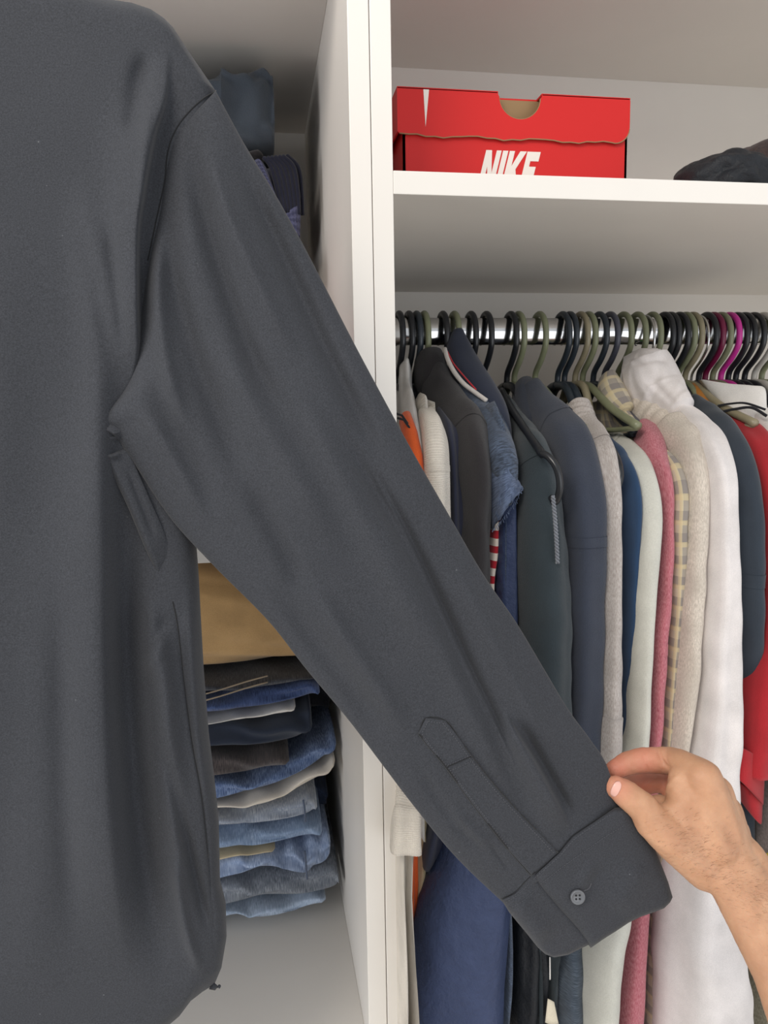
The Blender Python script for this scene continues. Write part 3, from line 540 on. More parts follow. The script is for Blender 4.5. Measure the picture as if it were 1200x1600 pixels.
# upper left pile
gu = 'folded tops piled on the upper shelf'
folded('sweatshirt', 'slate blue folded sweatshirt on top of the upper pile', 'sweatshirt', fabric('slate_fleece', (70, 78, 88), 'fleece'), [(60, 116, 228), (200, 110, 226), (330, 98, 228), (350, 90, 228), (378, 95, 228), (400, 89, 228), (420, 93, 226), (429, 100, 220)], .24, .22, gu, p=4, seed=30, pz=4.5)
folded('sweatshirt', 'black folded top between slate sweatshirt and navy ribbed knit', 'sweatshirt', c_black, [(60, 232, 262), (250, 230, 258), (380, 228, 252), (412, 228, 248)], .25, .2, gu, seed=31)
c_rib = fabric('navy_rib', (24, 26, 44)); c_lil = fabric('lilac_knit', (74, 76, 104), 'knit', (54, 56, 82), rep=1600)
t = folded('sweater', 'navy ribbed sweater with lilac blue knit panels', 'sweater', c_rib, [(60, 262, 372), (250, 258, 368), (380, 250, 366), (430, 236, 366), (456, 240, 362), (468, 256, 340), (472, 280, 330)], .25, .22, gu, seed=32, wob=.001,
 extra=lambda t: ([wire('rib', W([412+q*6, 424+q*7, 434+q*6.2, 440+q*5.4], [246-q*.5, 262, 300, 330+q*1], .243+(.01 if q > 5 else 0)), .0025, c_rib, t, seg=6) for q in range(7)],
  sheet('lilac_panel', W([398, 406, 416], [250, 252, 262], [.244]*3), W([424, 430, 436], [302, 306, 318], [.243]*3), c_lil, t, th=.004),
  sheet('lilac_panel', W([446, 458, 470], [334, 326, 320], [.244]*3), W([452, 462, 469], [354, 366, 372], [.243]*3), c_lil, t, th=.004, bow=.004)))
folded('sweater', 'dusty pink folded sweater tinting the upright, low in the upper pile', 'sweater', fabric('pink_wool', (196, 120, 128)), [(0, 470, 620), (300, 470, 610), (460, 470, 600), (478, 480, 590)], .12, .28, gu, seed=34)
folded('sweater', 'grey folded sweater at the bottom of the upper pile', 'sweater', fabric('grey_wool', (120, 122, 128)), [(0, 625, 850), (300, 615, 848), (480, 604, 846), (500, 620, 836)], .12, .28, gu, seed=35)
folded('sweater', 'dark grey folded sweater below the navy ribbed knit', 'sweater', fabric('dark_grey_wool', (70, 72, 80)), [(60, 376, 470), (300, 372, 468), (440, 370, 465), (455, 380, 456)], .2, .25, gu, seed=36)

# ------------------------------------------------------------------ shoe box
RED = laminate('red_card', (206, 34, 32), .45); KRAFT = laminate('kraft_card', (150, 122, 88), .8); WHT = laminate('white_print', (235, 228, 220), .5)
Yx = .13; z0 = zt; pL, pR = W(624, 180, Yx), W(984, 200, Yx); x0, x1 = pL[0], pR[0]; ztop_ = W(700, 140, Yx)[2]; zlid = W(700, 213, Yx)[2]; dep = .2
sb = thing('shoe_box', 'red cardboard shoe box with white lettering and thumb notch in its lid', 'box', ((x0+x1)/2, Yx+dep/2, z0))
th = .0025; e = .004
bm = bmesh.new(); box(bm, x0+e, x1-.0006, Yx+.004, Yx+.004+th, z0, zlid+.012, 0); box(bm, x0+e, x1-e, Yx+dep-th, Yx+dep, z0, ztop_-.004, 0)
box(bm, x0+e, x0+e+th, Yx+.004, Yx+dep, z0, ztop_-.004, 0); box(bm, x1-.0006-th, x1-.0006, Yx+.004, Yx+dep, z0, ztop_-.004, 0); box(bm, x0+e, x1-e, Yx+.004, Yx+dep, z0+.0005, z0+th, 0)
bm_obj('tray', bm, RED, sb)
nx0, nx1 = W(780, 148, Yx)[0], W(845, 152, Yx)[0]; ncx, nr = (nx0+nx1)/2, (nx1-nx0)/2; nd = .021
P = [(x0-.002, zlid+.003), (x0-.002, ztop_), (nx0-.002, ztop_), (nx0, ztop_-.004)]
P += [(ncx-nr*math.cos(a), ztop_-.004-nd*math.sin(a)) for a in np.linspace(.15, PI-.15, 16)] + [(nx1, ztop_-.004), (nx1+.002, ztop_), (x1-.001, ztop_)]
P += [(x1, ztop_-.002), (x1, zlid+.02)] + [(x1-.016+.016*math.cos(a), zlid+.016-.016*math.sin(a)) for a in np.linspace(.1, PI/2, 8)]
wv = [(x, zlid+.0012*math.sin(x*90)+.0006*math.sin(x*310)) for x in np.linspace(x1-.02, x0, 26)]; P += wv
to3 = lambda p: (p[0], Yx, p[1])
prism('lid_front', P, to3, (0, 1, 0), .0022, RED, sb)
P2 = [(x, z) for x, z in P]
eg = wire('card_edge', [(x, Yx+.0003, z) for x, z in [(x1-.016+.016*math.cos(a), zlid+.016-.016*math.sin(a)) for a in np.linspace(.1, PI/2, 8)]+wv], .0007, KRAFT, sb, seg=5, per=1, S=(0, 1, 0))
wire('card_edge', [(ncx-nr*math.cos(a), Yx+.0008, ztop_-.004-nd*math.sin(a)) for a in np.linspace(.0, PI, 20)], .0009, KRAFT, sb, seg=5, per=1, S=(0, 1, 0))
bm = bmesh.new(); box(bm, x0-.002, nx0-.001, Yx, Yx+dep, ztop_-.0012, ztop_+.001, .0004); box(bm, nx1+.001, x1, Yx, Yx+dep, ztop_-.0012, ztop_+.001, .0004); box(bm, nx0-.002, nx1+.002, Yx+.016, Yx+dep, ztop_-.0012, ztop_+.001, .0004)
box(bm, x1-.002, x1, Yx+.002, Yx+dep, zlid+.016, ztop_, .0004); box(bm, x0-.002, x0, Yx+.002, Yx+dep, zlid+.003, ztop_, .0004); bm_obj('lid_top', bm, RED, sb)
boxo('inner_flap', nx0-.02, nx1+.02, Yx+.014, Yx+.016, zlid-.01, ztop_-.0015, KRAFT, sb, 0)
prism('white_flash', [(W(660, 0, Yx)[0], ztop_-.001), (W(669, 0, Yx)[0], ztop_-.001), (W(663, 0, Yx)[0], W(663, 198, Yx)[2])], lambda p: (p[0], Yx-.0004, p[1]), (0, 1, 0), .0005, WHT, sb)
lx0 = W(745, 272, Yx)[0]; lz1 = W(800, 234, Yx)[2]; lh = (lz1-W(800, 296, Yx)[2]); lw = (W(862, 240, Yx)[0]-lx0)
LET = {'N': [[(0, 0), (0, 1), (.34, 1), (.62, .42), (.62, 1), (.9, 1), (.9, 0), (.58, 0), (.28, .6), (.28, 0)]], 'I': [[(0, 0), (0, 1), (.3, 1), (.3, 0)]],
       'K': [[(0, 0), (0, 1), (.3, 1), (.3, .62), (.62, 1), (1.0, 1), (.58, .54), (.96, 0), (.6, 0), (.36, .4), (.3, .34), (.3, 0)]], 'E': [[(0, 0), (0, 1), (.78, 1), (.78, .76), (.3, .76), (.3, .62), (.7, .62), (.7, .4), (.3, .4), (.3, .24), (.78, .24), (.78, 0)]]}
cx = 0; sx = lh*.47
for ch, adv in (('N', .99), ('I', .39), ('K', 1.04), ('E', .8)):
    for pl in LET[ch]:
        prism('letter', [(lx0+.001+(cx+a)*sx+b*lh*.26, lz1-lh+b*lh) for a, b in pl], lambda p: (p[0], Yx+.0035, p[1]), (0, 1, 0), .0006, WHT, sb)
    cx += adv
# black crumpled things on the shelf at the right
def crumple(name, label, c, r, mat, seed, cat):
    bm = bmesh.new(); bmesh.ops.create_icosphere(bm, subdivisions=5, radius=1); rg = np.random.default_rng(seed)
    V = np.array([v.co[:] for v in bm.verts]); Fc = [[v.index for v in f.verts] for f in bm.faces]; bm.free(); D = V.copy(); h = np.zeros(len(V))
    for q in range(34):
        d = rg.normal(size=3); d /= np.linalg.norm(d); h += np.abs(np.sin((D@d)*rg.uniform(2, 7)+rg.uniform(0, 6)))*rg.uniform(-.05, .07)
    V = D*(1+h)[:, None]*np.array(r); V[:, 2] = np.maximum(V[:, 2], -r[2]*.7); V += np.array(c); V[:, 2] += zt+.0005-V[:, 2].min()
    return tag(mesh(name, V, Fc, mat), label, cat)
cc = W(1128, 262, .09)
crumple('cap', 'crumpled black cap lying on the shelf right of the red box', (cc[0], .09, 0), (.042, .05, .027), c_bnyl, 3, 'cap')
cc = W(1212, 262, .1)
crumple('bag', 'black bag at the right end of the shelf rising behind the cap', (cc[0], .12, 0), (.045, .06, .044), fabric('black_mesh_bag', (30, 28, 30), 'knit', (72, 52, 46), rep=900), 7, 'bag')

# ------------------------------------------------------------------ the black shirt held up in front
def polyr(P, n, t=None):
    P = np.array(P, float); L = np.r_[0, np.cumsum(np.linalg.norm(np.diff(P, axis=0), axis=1))]; s = (np.linspace(0, 1, n) if t is None else t)*L[-1]
    return np.stack([np.interp(s, L, P[:, 0]), np.interp(s, L, P[:, 1])], -1)
def smoothpts(P, per=6): return catmull(P, per)
def segdist(X, Y, P):
    """signed distance to a polyline and position along it (0..1)"""
    P = np.array(P, float); best = np.full(X.shape, 1e9); sg = np.zeros(X.shape); al = np.zeros(X.shape)
    L = np.r_[0, np.cumsum(np.linalg.norm(np.diff(P, axis=0), axis=1))]
    for i in range(len(P)-1):
        a, b = P[i], P[i+1]; d = b-a; l2 = d@d; t = np.clip(((X-a[0])*d[0]+(Y-a[1])*d[1])/l2, 0, 1)
        dx, dy = X-(a[0]+t*d[0]), Y-(a[1]+t*d[1]); D = np.hypot(dx, dy); m = D < best
        best = np.where(m, D, best); sg = np.where(m, np.sign(dx*d[1]-dy*d[0]), sg); al = np.where(m, (L[i]+t*math.sqrt(l2))/L[-1], al)
    return best*sg, al
def relief(X, Y, folds):
    H = np.zeros(X.shape)
    for kind, P, wd, amp in folds:
        wd = wd*1.15
        x0, x1 = min(p[0] for p in P)-5*wd, max(p[0] for p in P)+5*wd; y0, y1 = min(p[1] for p in P)-5*wd, max(p[1] for p in P)+5*wd
        m = (X > x0) & (X < x1) & (Y > y0) & (Y < y1)
        if not m.any(): continue
        d, al = segdist(X[m], Y[m], smoothpts(P, 4)); fade = np.clip(np.minimum(al, 1-al)*3.4, 0, 1); fade = fade*fade*(3-2*fade)
        if kind == 'r': h = np.exp(-(d/wd)**2)
        elif kind == 's':                       # one side crisp, the other a long slope
            h = np.where(d > 0, np.exp(-(d/(wd*.18))**2), np.exp(-(d/(wd*1.5))**2))
        elif kind == 'm': h = np.where(d > 0, np.exp(-(d/(wd*.65))**2), np.exp(-(d/(wd*1.6))**2))
        elif kind == 'c': h = np.exp(-np.abs(d)/wd)
        H[m] += 1.6*amp*fade*h
    return H
c_shirt, nt, b_ = newmat('charcoal_poplin')
tc = N_(nt, 'ShaderNodeTexCoord'); O = tc.outputs['Object']
base = ramp(nt, noise(nt, O, 1100, 3, .7), [(.3, lin((40, 42, 46))), (.7, lin((67, 69, 75)))])
base = mix(nt, .3, base, ramp(nt, noise(nt, O, 9, 3), [(.3, lin((48, 49, 53))), (.7, lin((60, 61, 65)))]))
vo = N_(nt, 'ShaderNodeTexVoronoi'); vo.inputs['Scale'].default_value = 75; nt.links.new(O, vo.inputs['Vector'])
lint = ramp(nt, vo.outputs['Distance'], [(.0, (1, 1, 1, 1)), (.045, (0, 0, 0, 1))])
lintm = math_(nt, 'MULTIPLY', lint, ramp(nt, noise(nt, O, 40, 2), [(.52, (0, 0, 0, 1)), (.6, (1, 1, 1, 1))]))
nt.links.new(mix(nt, math_(nt, 'MULTIPLY', lintm, .5), base, lin((140, 142, 146))), b_.inputs['Base Color'])
b_.inputs['Roughness'].default_value = .85; b_.inputs['Specular IOR Level'].default_value = .22; b_.inputs['Sheen Weight'].default_value = .08
bump(nt, b_, noise(nt, O, 1500, 2), .3, .0004)
def cloth(name, top, bot, left, right, nu, nv, Y0, bulge, folds, mat, parent, us=None, vs_=None, thick=.03, pw=5, pv=30, ybend=None, back_r=1.0):
    """closed cloth shell: front and back sheets between four border lines (Coons patch)"""
    us = np.linspace(0, 1, nu) if us is None else us; vs_ = np.linspace(0, 1, nv) if vs_ is None else vs_; nu, nv = len(us), len(vs_)
    T, B, L, R2 = polyr(top, 0, us), polyr(bot, 0, us), polyr(left, 0, vs_), polyr(right, 0, vs_)
    u, v = us[None, :, None], vs_[:, None, None]
    G = (1-v)*T[None]+v*B[None]+(1-u)*L[:, None]+u*R2[:, None]-((1-u)*(1-v)*T[0]+u*(1-v)*T[-1]+(1-u)*v*B[0]+u*v*B[-1])
    X, Yp = G[..., 0], G[..., 1]
    q = np.clip(1-np.abs(2*u[..., 0]-1)**pw, 0, 1)**.5*np.clip(1-np.abs(2*v[..., 0]-1)**pv, 0, 1)**.5
    H = relief(X, Yp, folds); yb = ybend(X, Yp) if ybend else 0
    edge = np.clip(q*2.2, 0, 1)
    Yf = Y0+yb-bulge*q-H*edge; Yk = Y0+yb+thick*q*back_r-.3*H*edge+.0004
    A, K = W(X, Yp, Yf), W(X, Yp, Y0+yb); K = K.copy(); K += (W(X, Yp, Y0+yb)*0); 
    K[..., 1] = Yk
    V = np.vstack([A.reshape(-1, 3), K.reshape(-1, 3)]); n = nu*nv
    i, j = np.meshgrid(np.arange(nv-1), np.arange(nu-1), indexing='ij'); a = (i*nu+j).ravel()
    F1 = np.stack([a, a+nu, a+nu+1, a+1], -1); F2 = np.stack([n+a, n+a+1, n+a+nu+1, n+a+nu], -1)
    bd = list(range(nu))+[r*nu+nu-1 for r in range(1, nv)]+[(nv-1)*nu+c for c in range(nu-2, -1, -1)]+[r*nu for r in range(nv-2, 0, -1)]
    F3 = [[x, y, n+y, n+x] for x, y in zip(bd, bd[1:]+bd[:1])]
    Fc = F1.tolist()+F2.tolist()+F3
    o = mesh(name, V, Fc, mat, parent)
    surf.append(BVHTree.FromPolygons([tuple(p) for p in A.reshape(-1, 3)], F1.tolist())); return o
surf = []
def on(pts, lift=.0006, which=None):
    out = []
    for x, y in pts:
        d = Vector((W(x, y, 0.)-CAM)).normalized(); best = None
        for b in (which or surf):
            h = b.ray_cast(Vector(CAM), d)
            if h[0] is not None and (best is None or h[3] < best[3]): best = h
        out.append(np.array(best[0]-d*lift) if best else W(x, y, -.15))
    return np.array(out)
sh = thing('shirt', 'black long-sleeved button-cuff shirt held up in front of the wardrobe', 'shirt', W(-320, 700, -.13))
YS = -0.1650
seamline = [(337, 142), (318, 154), (298, 172), (280, 194), (268, 218), (261, 245), (257, 285), (243, 350), (231, 407), (221, 472), (214, 525), (197, 604), (166, 636), (153, 665)]
topl = [(-910, 42), (-880, 15), (-820, -8), (-640, -60), (-460, -118), (-320, -112), (-180, -118), (0, -52), (120, -14), (165, -2), (205, 4), (235, 14), (256, 28), (270, 42)]
rightl = [(270, 42), (300, 88), (337, 142), (345, 300), (330, 500), (305, 700), (302, 800), (306, 850), (310, 900), (313, 960), (318, 1050), (326, 1150), (335, 1222), (342, 1290), (344, 1384), (353, 1420), (354, 1465), (346, 1512), (335, 1538)]
leftl = [(-640-(x), y) for x, y in rightl]
botl = [(-975, 1538), (-900, 1600), (-760, 1690), (-500, 1740), (-320, 1745), (-140, 1740), (60, 1700), (180, 1655), (240, 1622), (280, 1588), (298, 1564), (316, 1550), (335, 1538)]
uu = np.r_[np.linspace(0, .72, 40, endpoint=False), np.linspace(.72, .97, 130, endpoint=False), np.linspace(.97, 1, 40)]
uu = np.r_[0, .004, .012, uu[1:]]
vv = np.r_[np.linspace(0, .04, 40, endpoint=False), np.linspace(.04, .96, 330, endpoint=False), np.linspace(.96, 1, 30)]
tf = [
 # armhole side: narrow strip between body fold and sleeve seam
 ('s', [(262, 60), (256, 150), (238, 210), (220, 306), (212, 372), (212, 480), (212, 560), (190, 630)], 26, .010),
 ('r', [(232, 70), (215, 140), (205, 230)], 14, -.0035), ('r', [(236, 150), (222, 260), (214, 360)], 8, .002),
 ('r', [(130, 230), (140, 380), (152, 560), (150, 700), (145, 900)], 22, .004),
 ('r', [(165, 330), (185, 470), (196, 560)], 9, -.002), ('r', [(120, 330), (150, 460), (175, 580)], 12, -.0015),
 ('m', [(150, 560), (153, 700), (155, 860), (158, 1050), (165, 1250), (180, 1420), (200, 1560)], 34, .011),
 ('r', [(200, 760), (196, 900), (198, 1050), (215, 1250), (240, 1420), (262, 1560)], 22, -.008),
 ('r', [(245, 930), (252, 1020), (262, 1130), (275, 1280), (290, 1420)], 14, .006), ('r', [(238, 920), (236, 990), (246, 1080)], 11, .002),
 ('c', [(262, 900), (277, 975), (288, 1069), (300, 1160), (316, 1250), (326, 1350), (332, 1450), (334, 1520)], 2.2, -.0016),
 ('r', [(296, 900), (300, 1020), (310, 1150), (328, 1280)], 9, .003), ('r', [(250, 1130), (280, 1270), (312, 1400), (335, 1490)], 9, -.005),
 ('r', [(228, 1010), (246, 990), (262, 960)], 9, -.0014), ('r', [(215, 1045), (240, 1030), (262, 990)], 9, .0014),
 ('r', [(60, 700), (64, 1000), (60, 1300), (50, 1600)], 40, .003), ('r', [(-30, 300), (-20, 800), (-30, 1400)], 60, .005),
 ('r', [(95, 900), (100, 1200), (115, 1500)], 18, -.0022), ('r', [(270, 1330), (290, 1450), (318, 1530)], 8, .004),
 ('r', [(-300, 100), (-310, 700), (-300, 1500)], 70, .006), ('r', [(-600, 100), (-610, 700), (-620, 1500)], 70, .006)]
cloth('torso', topl, botl, leftl, rightl, 0, 0, YS, .024, tf, c_shirt, sh, us=uu, vs_=vv, thick=.03, pw=34, pv=60)
# hem corner tip
tube('hem_tip', W([330, 337, 342, 344], [1540, 1543, 1542, 1540], YS-.004), [.003, .0022, .0015, .0008], .001, c_shirt, sh, seg=8)
# sleeve
Lp = [(262, 219), (243, 350), (221, 472), (200, 596), (153, 660), (176, 677), (206, 719), (266, 809), (331, 881), (419, 970), (478, 1045), (543, 1123), (596, 1193), (647, 1260), (713, 1340), (793, 1417)]
Rp = [(337, 142), (382, 225), (428, 300), (472, 379), (512, 456), (551, 532), (585, 596), (640, 697), (700, 802), (755, 897), (805, 970), (850, 1045), (887, 1107), (922, 1155), (948, 1196), (971, 1271)]
n = len(Lp); tt = np.linspace(0, 1, n)
def along(P, t): P = catmull(P, 12); return np.stack([np.interp(t, np.linspace(0, 1, len(P)), P[:, k]) for k in (0, 1)], -1)
vv = np.linspace(0, 1, 430); aa_ = np.linspace(0, PI, 170); us = .5*(1-np.cos(aa_)); us = .55*us+.45*np.linspace(0, 1, 170)
Lc, Rc = along(Lp, vv), along(Rp, vv)
Gp = Lc[:, None]*(1-us)[None, :, None]+Rc[:, None]*us[None, :, None]
sf = [
 ('r', [(290, 200), (318, 330), (352, 440), (395, 560), (450, 680)], 15, -.0045), ('r', [(270, 260), (268, 400), (300, 540), (345, 660), (400, 790)], 17, -.004),
 ('r', [(345, 190), (395, 300), (450, 420), (505, 540), (560, 650), (620, 770)], 14, -.0055), ('r', [(312, 190), (352, 320), (408, 450), (470, 580)], 13, .0035),
 ('r', [(325, 500), (400, 640), (470, 760), (540, 880)], 22, .004), ('r', [(250, 330), (246, 460), (262, 580), (300, 700)], 12, .004),
 ('r', [(228, 560), (262, 640), (300, 730), (340, 820)], 16, -.002), ('r', [(195, 615), (235, 660), (285, 740), (330, 830)], 14, .0025),
 ('r', [(440, 560), (520, 720), (590, 860), (650, 980), (700, 1090)], 20, .004),
 ('r', [(520, 640), (575, 745), (625, 830), (680, 940), (730, 1050), (775, 1145), (815, 1240), (842, 1295)], 13, -.0075),
 ('s', [(560, 700), (622, 815), (672, 920), (725, 1035), (772, 1130), (808, 1210), (830, 1262)], 20, .0055),
 ('s', [(784, 1106), (808, 1150), (836, 1196), (862, 1245), (893, 1300)], 16, .0065), ('r', [(806, 1120), (840, 1180), (872, 1235), (900, 1285)], 7, -.004),
 ('r', [(420, 900), (500, 1010), (560, 1090), (620, 1170)], 16, -.003), ('r', [(480, 900), (540, 1000), (600, 1090), (640, 1160)], 14, .003),
 ('r', [(380, 740), (440, 850), (480, 940)], 14, -.003), ('r', [(700, 860), (760, 980), (830, 1110), (880, 1200)], 16, .003),
 ('c', [(760, 1310), (780, 1340), (800, 1365)], 3, -.001), ('r', [(700, 1260), (740, 1300), (775, 1330)], 8, .0015), ('r', [(640, 1180), (700, 1270), (760, 1340)], 8, -.0012)]
Xg, Yg = Gp[..., 0], Gp[..., 1]; q = np.clip(1-np.abs(2*us-1)**3.2, 0, 1)**.5
H = relief(Xg, Yg, sf); Y0s = -.182-.018*np.clip(vv*1.2, 0, 1)[:, None]; e1 = np.clip(q*1.8, 0, 1)[None]
endt = np.clip((1-vv)*60, 0, 1)[:, None]**.5*.1+.9
startt = np.clip(vv*9, 0, 1)[:, None]**.5
bul = (.017*(1-.5*vv)[:, None])*q[None]*endt*(.3+.7*startt)
A = W(Xg, Yg, Y0s-bul-H*e1*(.2+.8*startt)); K = W(Xg, Yg, Y0s+0*Xg); K[..., 1] = Y0s+q[None]*.02*endt-.3*H*e1+.0004
V = np.vstack([A.reshape(-1, 3), K.reshape(-1, 3)]); nu_, nv_ = len(us), len(vv); nn = nu_*nv_
i, j = np.meshgrid(np.arange(nv_-1), np.arange(nu_-1), indexing='ij'); a = (i*nu_+j).ravel()
F1 = np.stack([a, a+nu_, a+nu_+1, a+1], -1); F2 = np.stack([nn+a, nn+a+1, nn+a+nu_+1, nn+a+nu_], -1)
bd = list(range(nu_))+[r*nu_+nu_-1 for r in range(1, nv_)]+[(nv_-1)*nu_+c for c in range(nu_-2, -1, -1)]+[r*nu_ for r in range(nv_-2, 0, -1)]
mesh('sleeve', V, F1.tolist()+F2.tolist()+[[x, y, nn+y, nn+x] for x, y in zip(bd, bd[1:]+bd[:1])], c_shirt, sh)
surf.append(BVHTree.FromPolygons([tuple(p) for p in A.reshape(-1, 3)], F1.tolist()))
# gathered cloth under the arm
def ribbon(name, Lr, Rr_, Yr, bulge, n=90, m=24, folds=()):
    v = np.linspace(0, 1, n); L2, R3 = along(Lr, v), along(Rr_, v); u = .5*(1-np.cos(np.linspace(0, PI, m))); G = L2[:, None]*(1-u)[None, :, None]+R3[:, None]*u[None, :, None]
    qq = (np.where(u < .22, np.sqrt(np.clip(1-((.22-u)/.22)**2, 0, 1)), (1-((u-.22)/.78))**.8))[None]*np.clip(np.minimum(v*10, (1-v)*3), .05, 1)[:, None]; Yc = np.interp(v, np.linspace(0, 1, len(Yr)), Yr)[:, None]-.045
    A = W(G[..., 0], G[..., 1], Yc-bulge*qq-relief(G[..., 0], G[..., 1], folds)); B = W(G[..., 0], G[..., 1], Yc+0*qq); B[..., 1] = Yc+.012*qq+.0003
    V = np.vstack([A.reshape(-1, 3), B.reshape(-1, 3)]); N0 = n*m; Fc = []
    for i in range(n-1):
        for j in range(m-1):
            a = i*m+j; Fc += [[a, a+m, a+m+1, a+1], [N0+a, N0+a+1, N0+a+m+1, N0+a+m]]
    bd = list(range(m))+[r*m+m-1 for r in range(1, n)]+[(n-1)*m+c for c in range(m-2, -1, -1)]+[r*m for r in range(n-2, 0, -1)]
    Fc += [[x, y, N0+y, N0+x] for x, y in zip(bd, bd[1:]+bd[:1])]
    return mesh(name, V, Fc, c_shirt, sh)
ribbon('underarm_fold', [(152, 660), (153, 680), (161, 712), (184, 759), (203, 800), (225, 853), (240, 886), (254, 925), (262, 960)], [(178, 656), (188, 682), (204, 712), (220, 748), (236, 785), (254, 826), (266, 862), (268, 905), (264, 960)],
 [-.138, -.144, -.147, -.147, -.147, -.145, -.142, -.136, -.129], .0055, n=140, m=34, folds=[('r', [(158, 694), (174, 702), (192, 694), (200, 690)], 6, -.004), ('r', [(160, 680), (176, 684), (192, 678)], 4, .002), ('r', [(162, 710), (176, 712), (190, 706)], 4, .002), ('r', [(196, 724), (222, 790), (246, 850)], 4, -.0012)])
ribbon('underarm_fold', [(156, 664), (166, 674), (176, 679), (186, 690)], [(164, 656), (178, 664), (190, 674), (200, 690)], [-.147, -.150, -.150, -.146], .003, n=40, m=14)
# left sleeve, hanging beyond the frame, and collar
tube('sleeve', catmull(W([-880, -935, -985, -1030, -1070], [150, 450, 800, 1100, 1400], [-.165]*5), 8), np.r_[np.linspace(.03, .075, 8), np.linspace(.076, .045, 25)], np.linspace(.025, .016, 33), c_shirt, sh, seg=36, fold=.06, k=5)
cp = [W(-320-110*math.cos(x), -112, -.165)+np.array([0, .045*math.sin(x), .010+.006*math.sin(x)]) for x in np.linspace(0, 2*PI, 30)]
tube('collar', cp, .018, .003, c_shirt, sh, S=(0, 0, 1), seg=14)
# cuff
YC = -0.2005
cl_top = [(830, 1369), (850, 1352), (872, 1332), (894, 1306), (925, 1285), (961, 1261)]; cl_r = [(961, 1261), (980, 1262), (1000, 1284), (1019, 1318), (1033, 1350), (1044, 1378), (1051, 1402)]
cl_b = [(923, 1481), (942, 1468), (964, 1454), (982, 1442), (1000, 1433), (1020, 1426), (1038, 1419), (1047, 1410), (1051, 1402)]; cl_l = [(830, 1369), (852, 1396), (874, 1422), (900, 1450), (923, 1481)]
cf = [('r', [(930, 1345), (915, 1372), (906, 1392)], 9, .0009), ('r', [(945, 1350), (925, 1385), (912, 1410)], 8, -.0008), ('r', [(1000, 1340), (990, 1380), (960, 1430)], 22, .002)]
ul_t = [(783, 1405), (804, 1394), (820, 1378), (836, 1362)]; ul_r = [(836, 1362), (870, 1405), (900, 1438), (932, 1472)]; ul_b = [(852, 1491), (866, 1496), (888, 1492), (918, 1477), (932, 1472)]; ul_l = [(783, 1405), (796, 1426), (820, 1455), (840, 1480), (852, 1491)]
cloth('cuff_underlap', ul_t, ul_b, ul_l, ul_r, 50, 50, YC+.0015, .0085, [('r', [(800, 1400), (830, 1440), (860, 1475)], 18, .003)], c_shirt, sh, thick=.018, pw=6, pv=40)
cloth('cuff', cl_top, cl_b, cl_l, cl_r, 90, 80, YC-.001, .0095, cf, c_shirt, sh, thick=.02, pw=12, pv=40)
# sleeve placket, pleat tucks
pk_l = [(654, 1146), (672, 1169), (696, 1198), (728, 1242), (760, 1284), (795, 1328), (832, 1369)]; pk_r = [(696, 1126), (718, 1154), (738, 1182), (776, 1230), (816, 1274), (846, 1305), (872, 1332)]
pl = np.vstack([[(666, 1122)], ]); n = 60; v = np.linspace(0, 1, n); L2, R3 = along(pk_l, v), along(pk_r, v)
G = L2[:, None]*(1-np.linspace(0, 1, 14))[None, :, None]+R3[:, None]*np.linspace(0, 1, 14)[None, :, None]
tipu = np.linspace(0, 1, 14); G[0] = polyr([(654, 1146), (666, 1122), (696, 1126)], 14); G[1] = (G[1]+G[0])/2
A = on(G.reshape(-1, 2), .0012, [surf[1]]).reshape(n, 14, 3); 
def shell(name, A, mat, parent, th=.0014):
    n, m = A.shape[:2]; B = A.copy(); B[..., 1] += th; V = np.vstack([A.reshape(-1, 3), B.reshape(-1, 3)]); N0 = n*m; Fc = []
    for i in range(n-1):
        for j in range(m-1):
            a = i*m+j; Fc += [[a, a+m, a+m+1, a+1], [N0+a, N0+a+1, N0+a+m+1, N0+a+m]]
    bd = list(range(m))+[r*m+m-1 for r in range(1, n)]+[(n-1)*m+c for c in range(m-2, -1, -1)]+[r*m for r in range(n-2, 0, -1)]
    Fc += [[x, y, N0+y, N0+x] for x, y in zip(bd, bd[1:]+bd[:1])]
    return mesh(name, V, Fc, mat, parent)
pko = shell('sleeve_placket', A, c_shirt, sh, .0016)
surf.append(BVHTree.FromPolygons([tuple(p) for p in A.reshape(-1, 3)], [[i*14+j, (i+1)*14+j, (i+1)*14+j+1, i*14+j+1] for i in range(n-1) for j in range(13)]))
# stitching, one part: many tiny stitches
TH = fabric('grey_thread', (74, 75, 80)); TD = fabric('dark_thread', (24, 25, 28))
SV, SF = [], []
def stitches(pts, step=4.2, ln=2.4, r=.00022, lift=.0004):
    P = smoothpts(pts, 10) if len(pts) > 2 else np.array(pts, float); L = np.r_[0, np.cumsum(np.linalg.norm(np.diff(P, axis=0), axis=1))]
    for s in np.arange(0, L[-1]-ln, step):
        q = [(np.interp(x, L, P[:, 0]), np.interp(x, L, P[:, 1])) for x in (s, s+ln)]; a, b = on(q, lift)
        d = b-a; n_ = np.cross(d, [0, 1, 0]); n_ = n_/(np.linalg.norm(n_)+1e-9)*r; o = len(SV)
        SV.extend([a-n_, a+n_, b+n_, b-n_, a+[0, -r, 0], b+[0, -r, 0]]); SF.extend([[o, o+4, o+5, o+3], [o+4, o+1, o+2, o+5], [o, o+3, o+2, o+1]])
stitches([(833, 1374), (854, 1356), (876, 1336), (898, 1311), (928, 1290), (955, 1272)]); stitches([(842, 1384), (864, 1366), (888, 1348), (914, 1330), (945, 1308), (975, 1290)])
stitches([(787, 1412), (808, 1399), (826, 1382)]); stitches([(793, 1421), (814, 1410), (834, 1394)])
stitches([(659, 1147), (676, 1169), (700, 1199), (732, 1242), (764, 1284), (798, 1328)]); stitches([(692, 1130), (714, 1157), (734, 1185), (772, 1233), (812, 1277), (842, 1308), (866, 1334)])
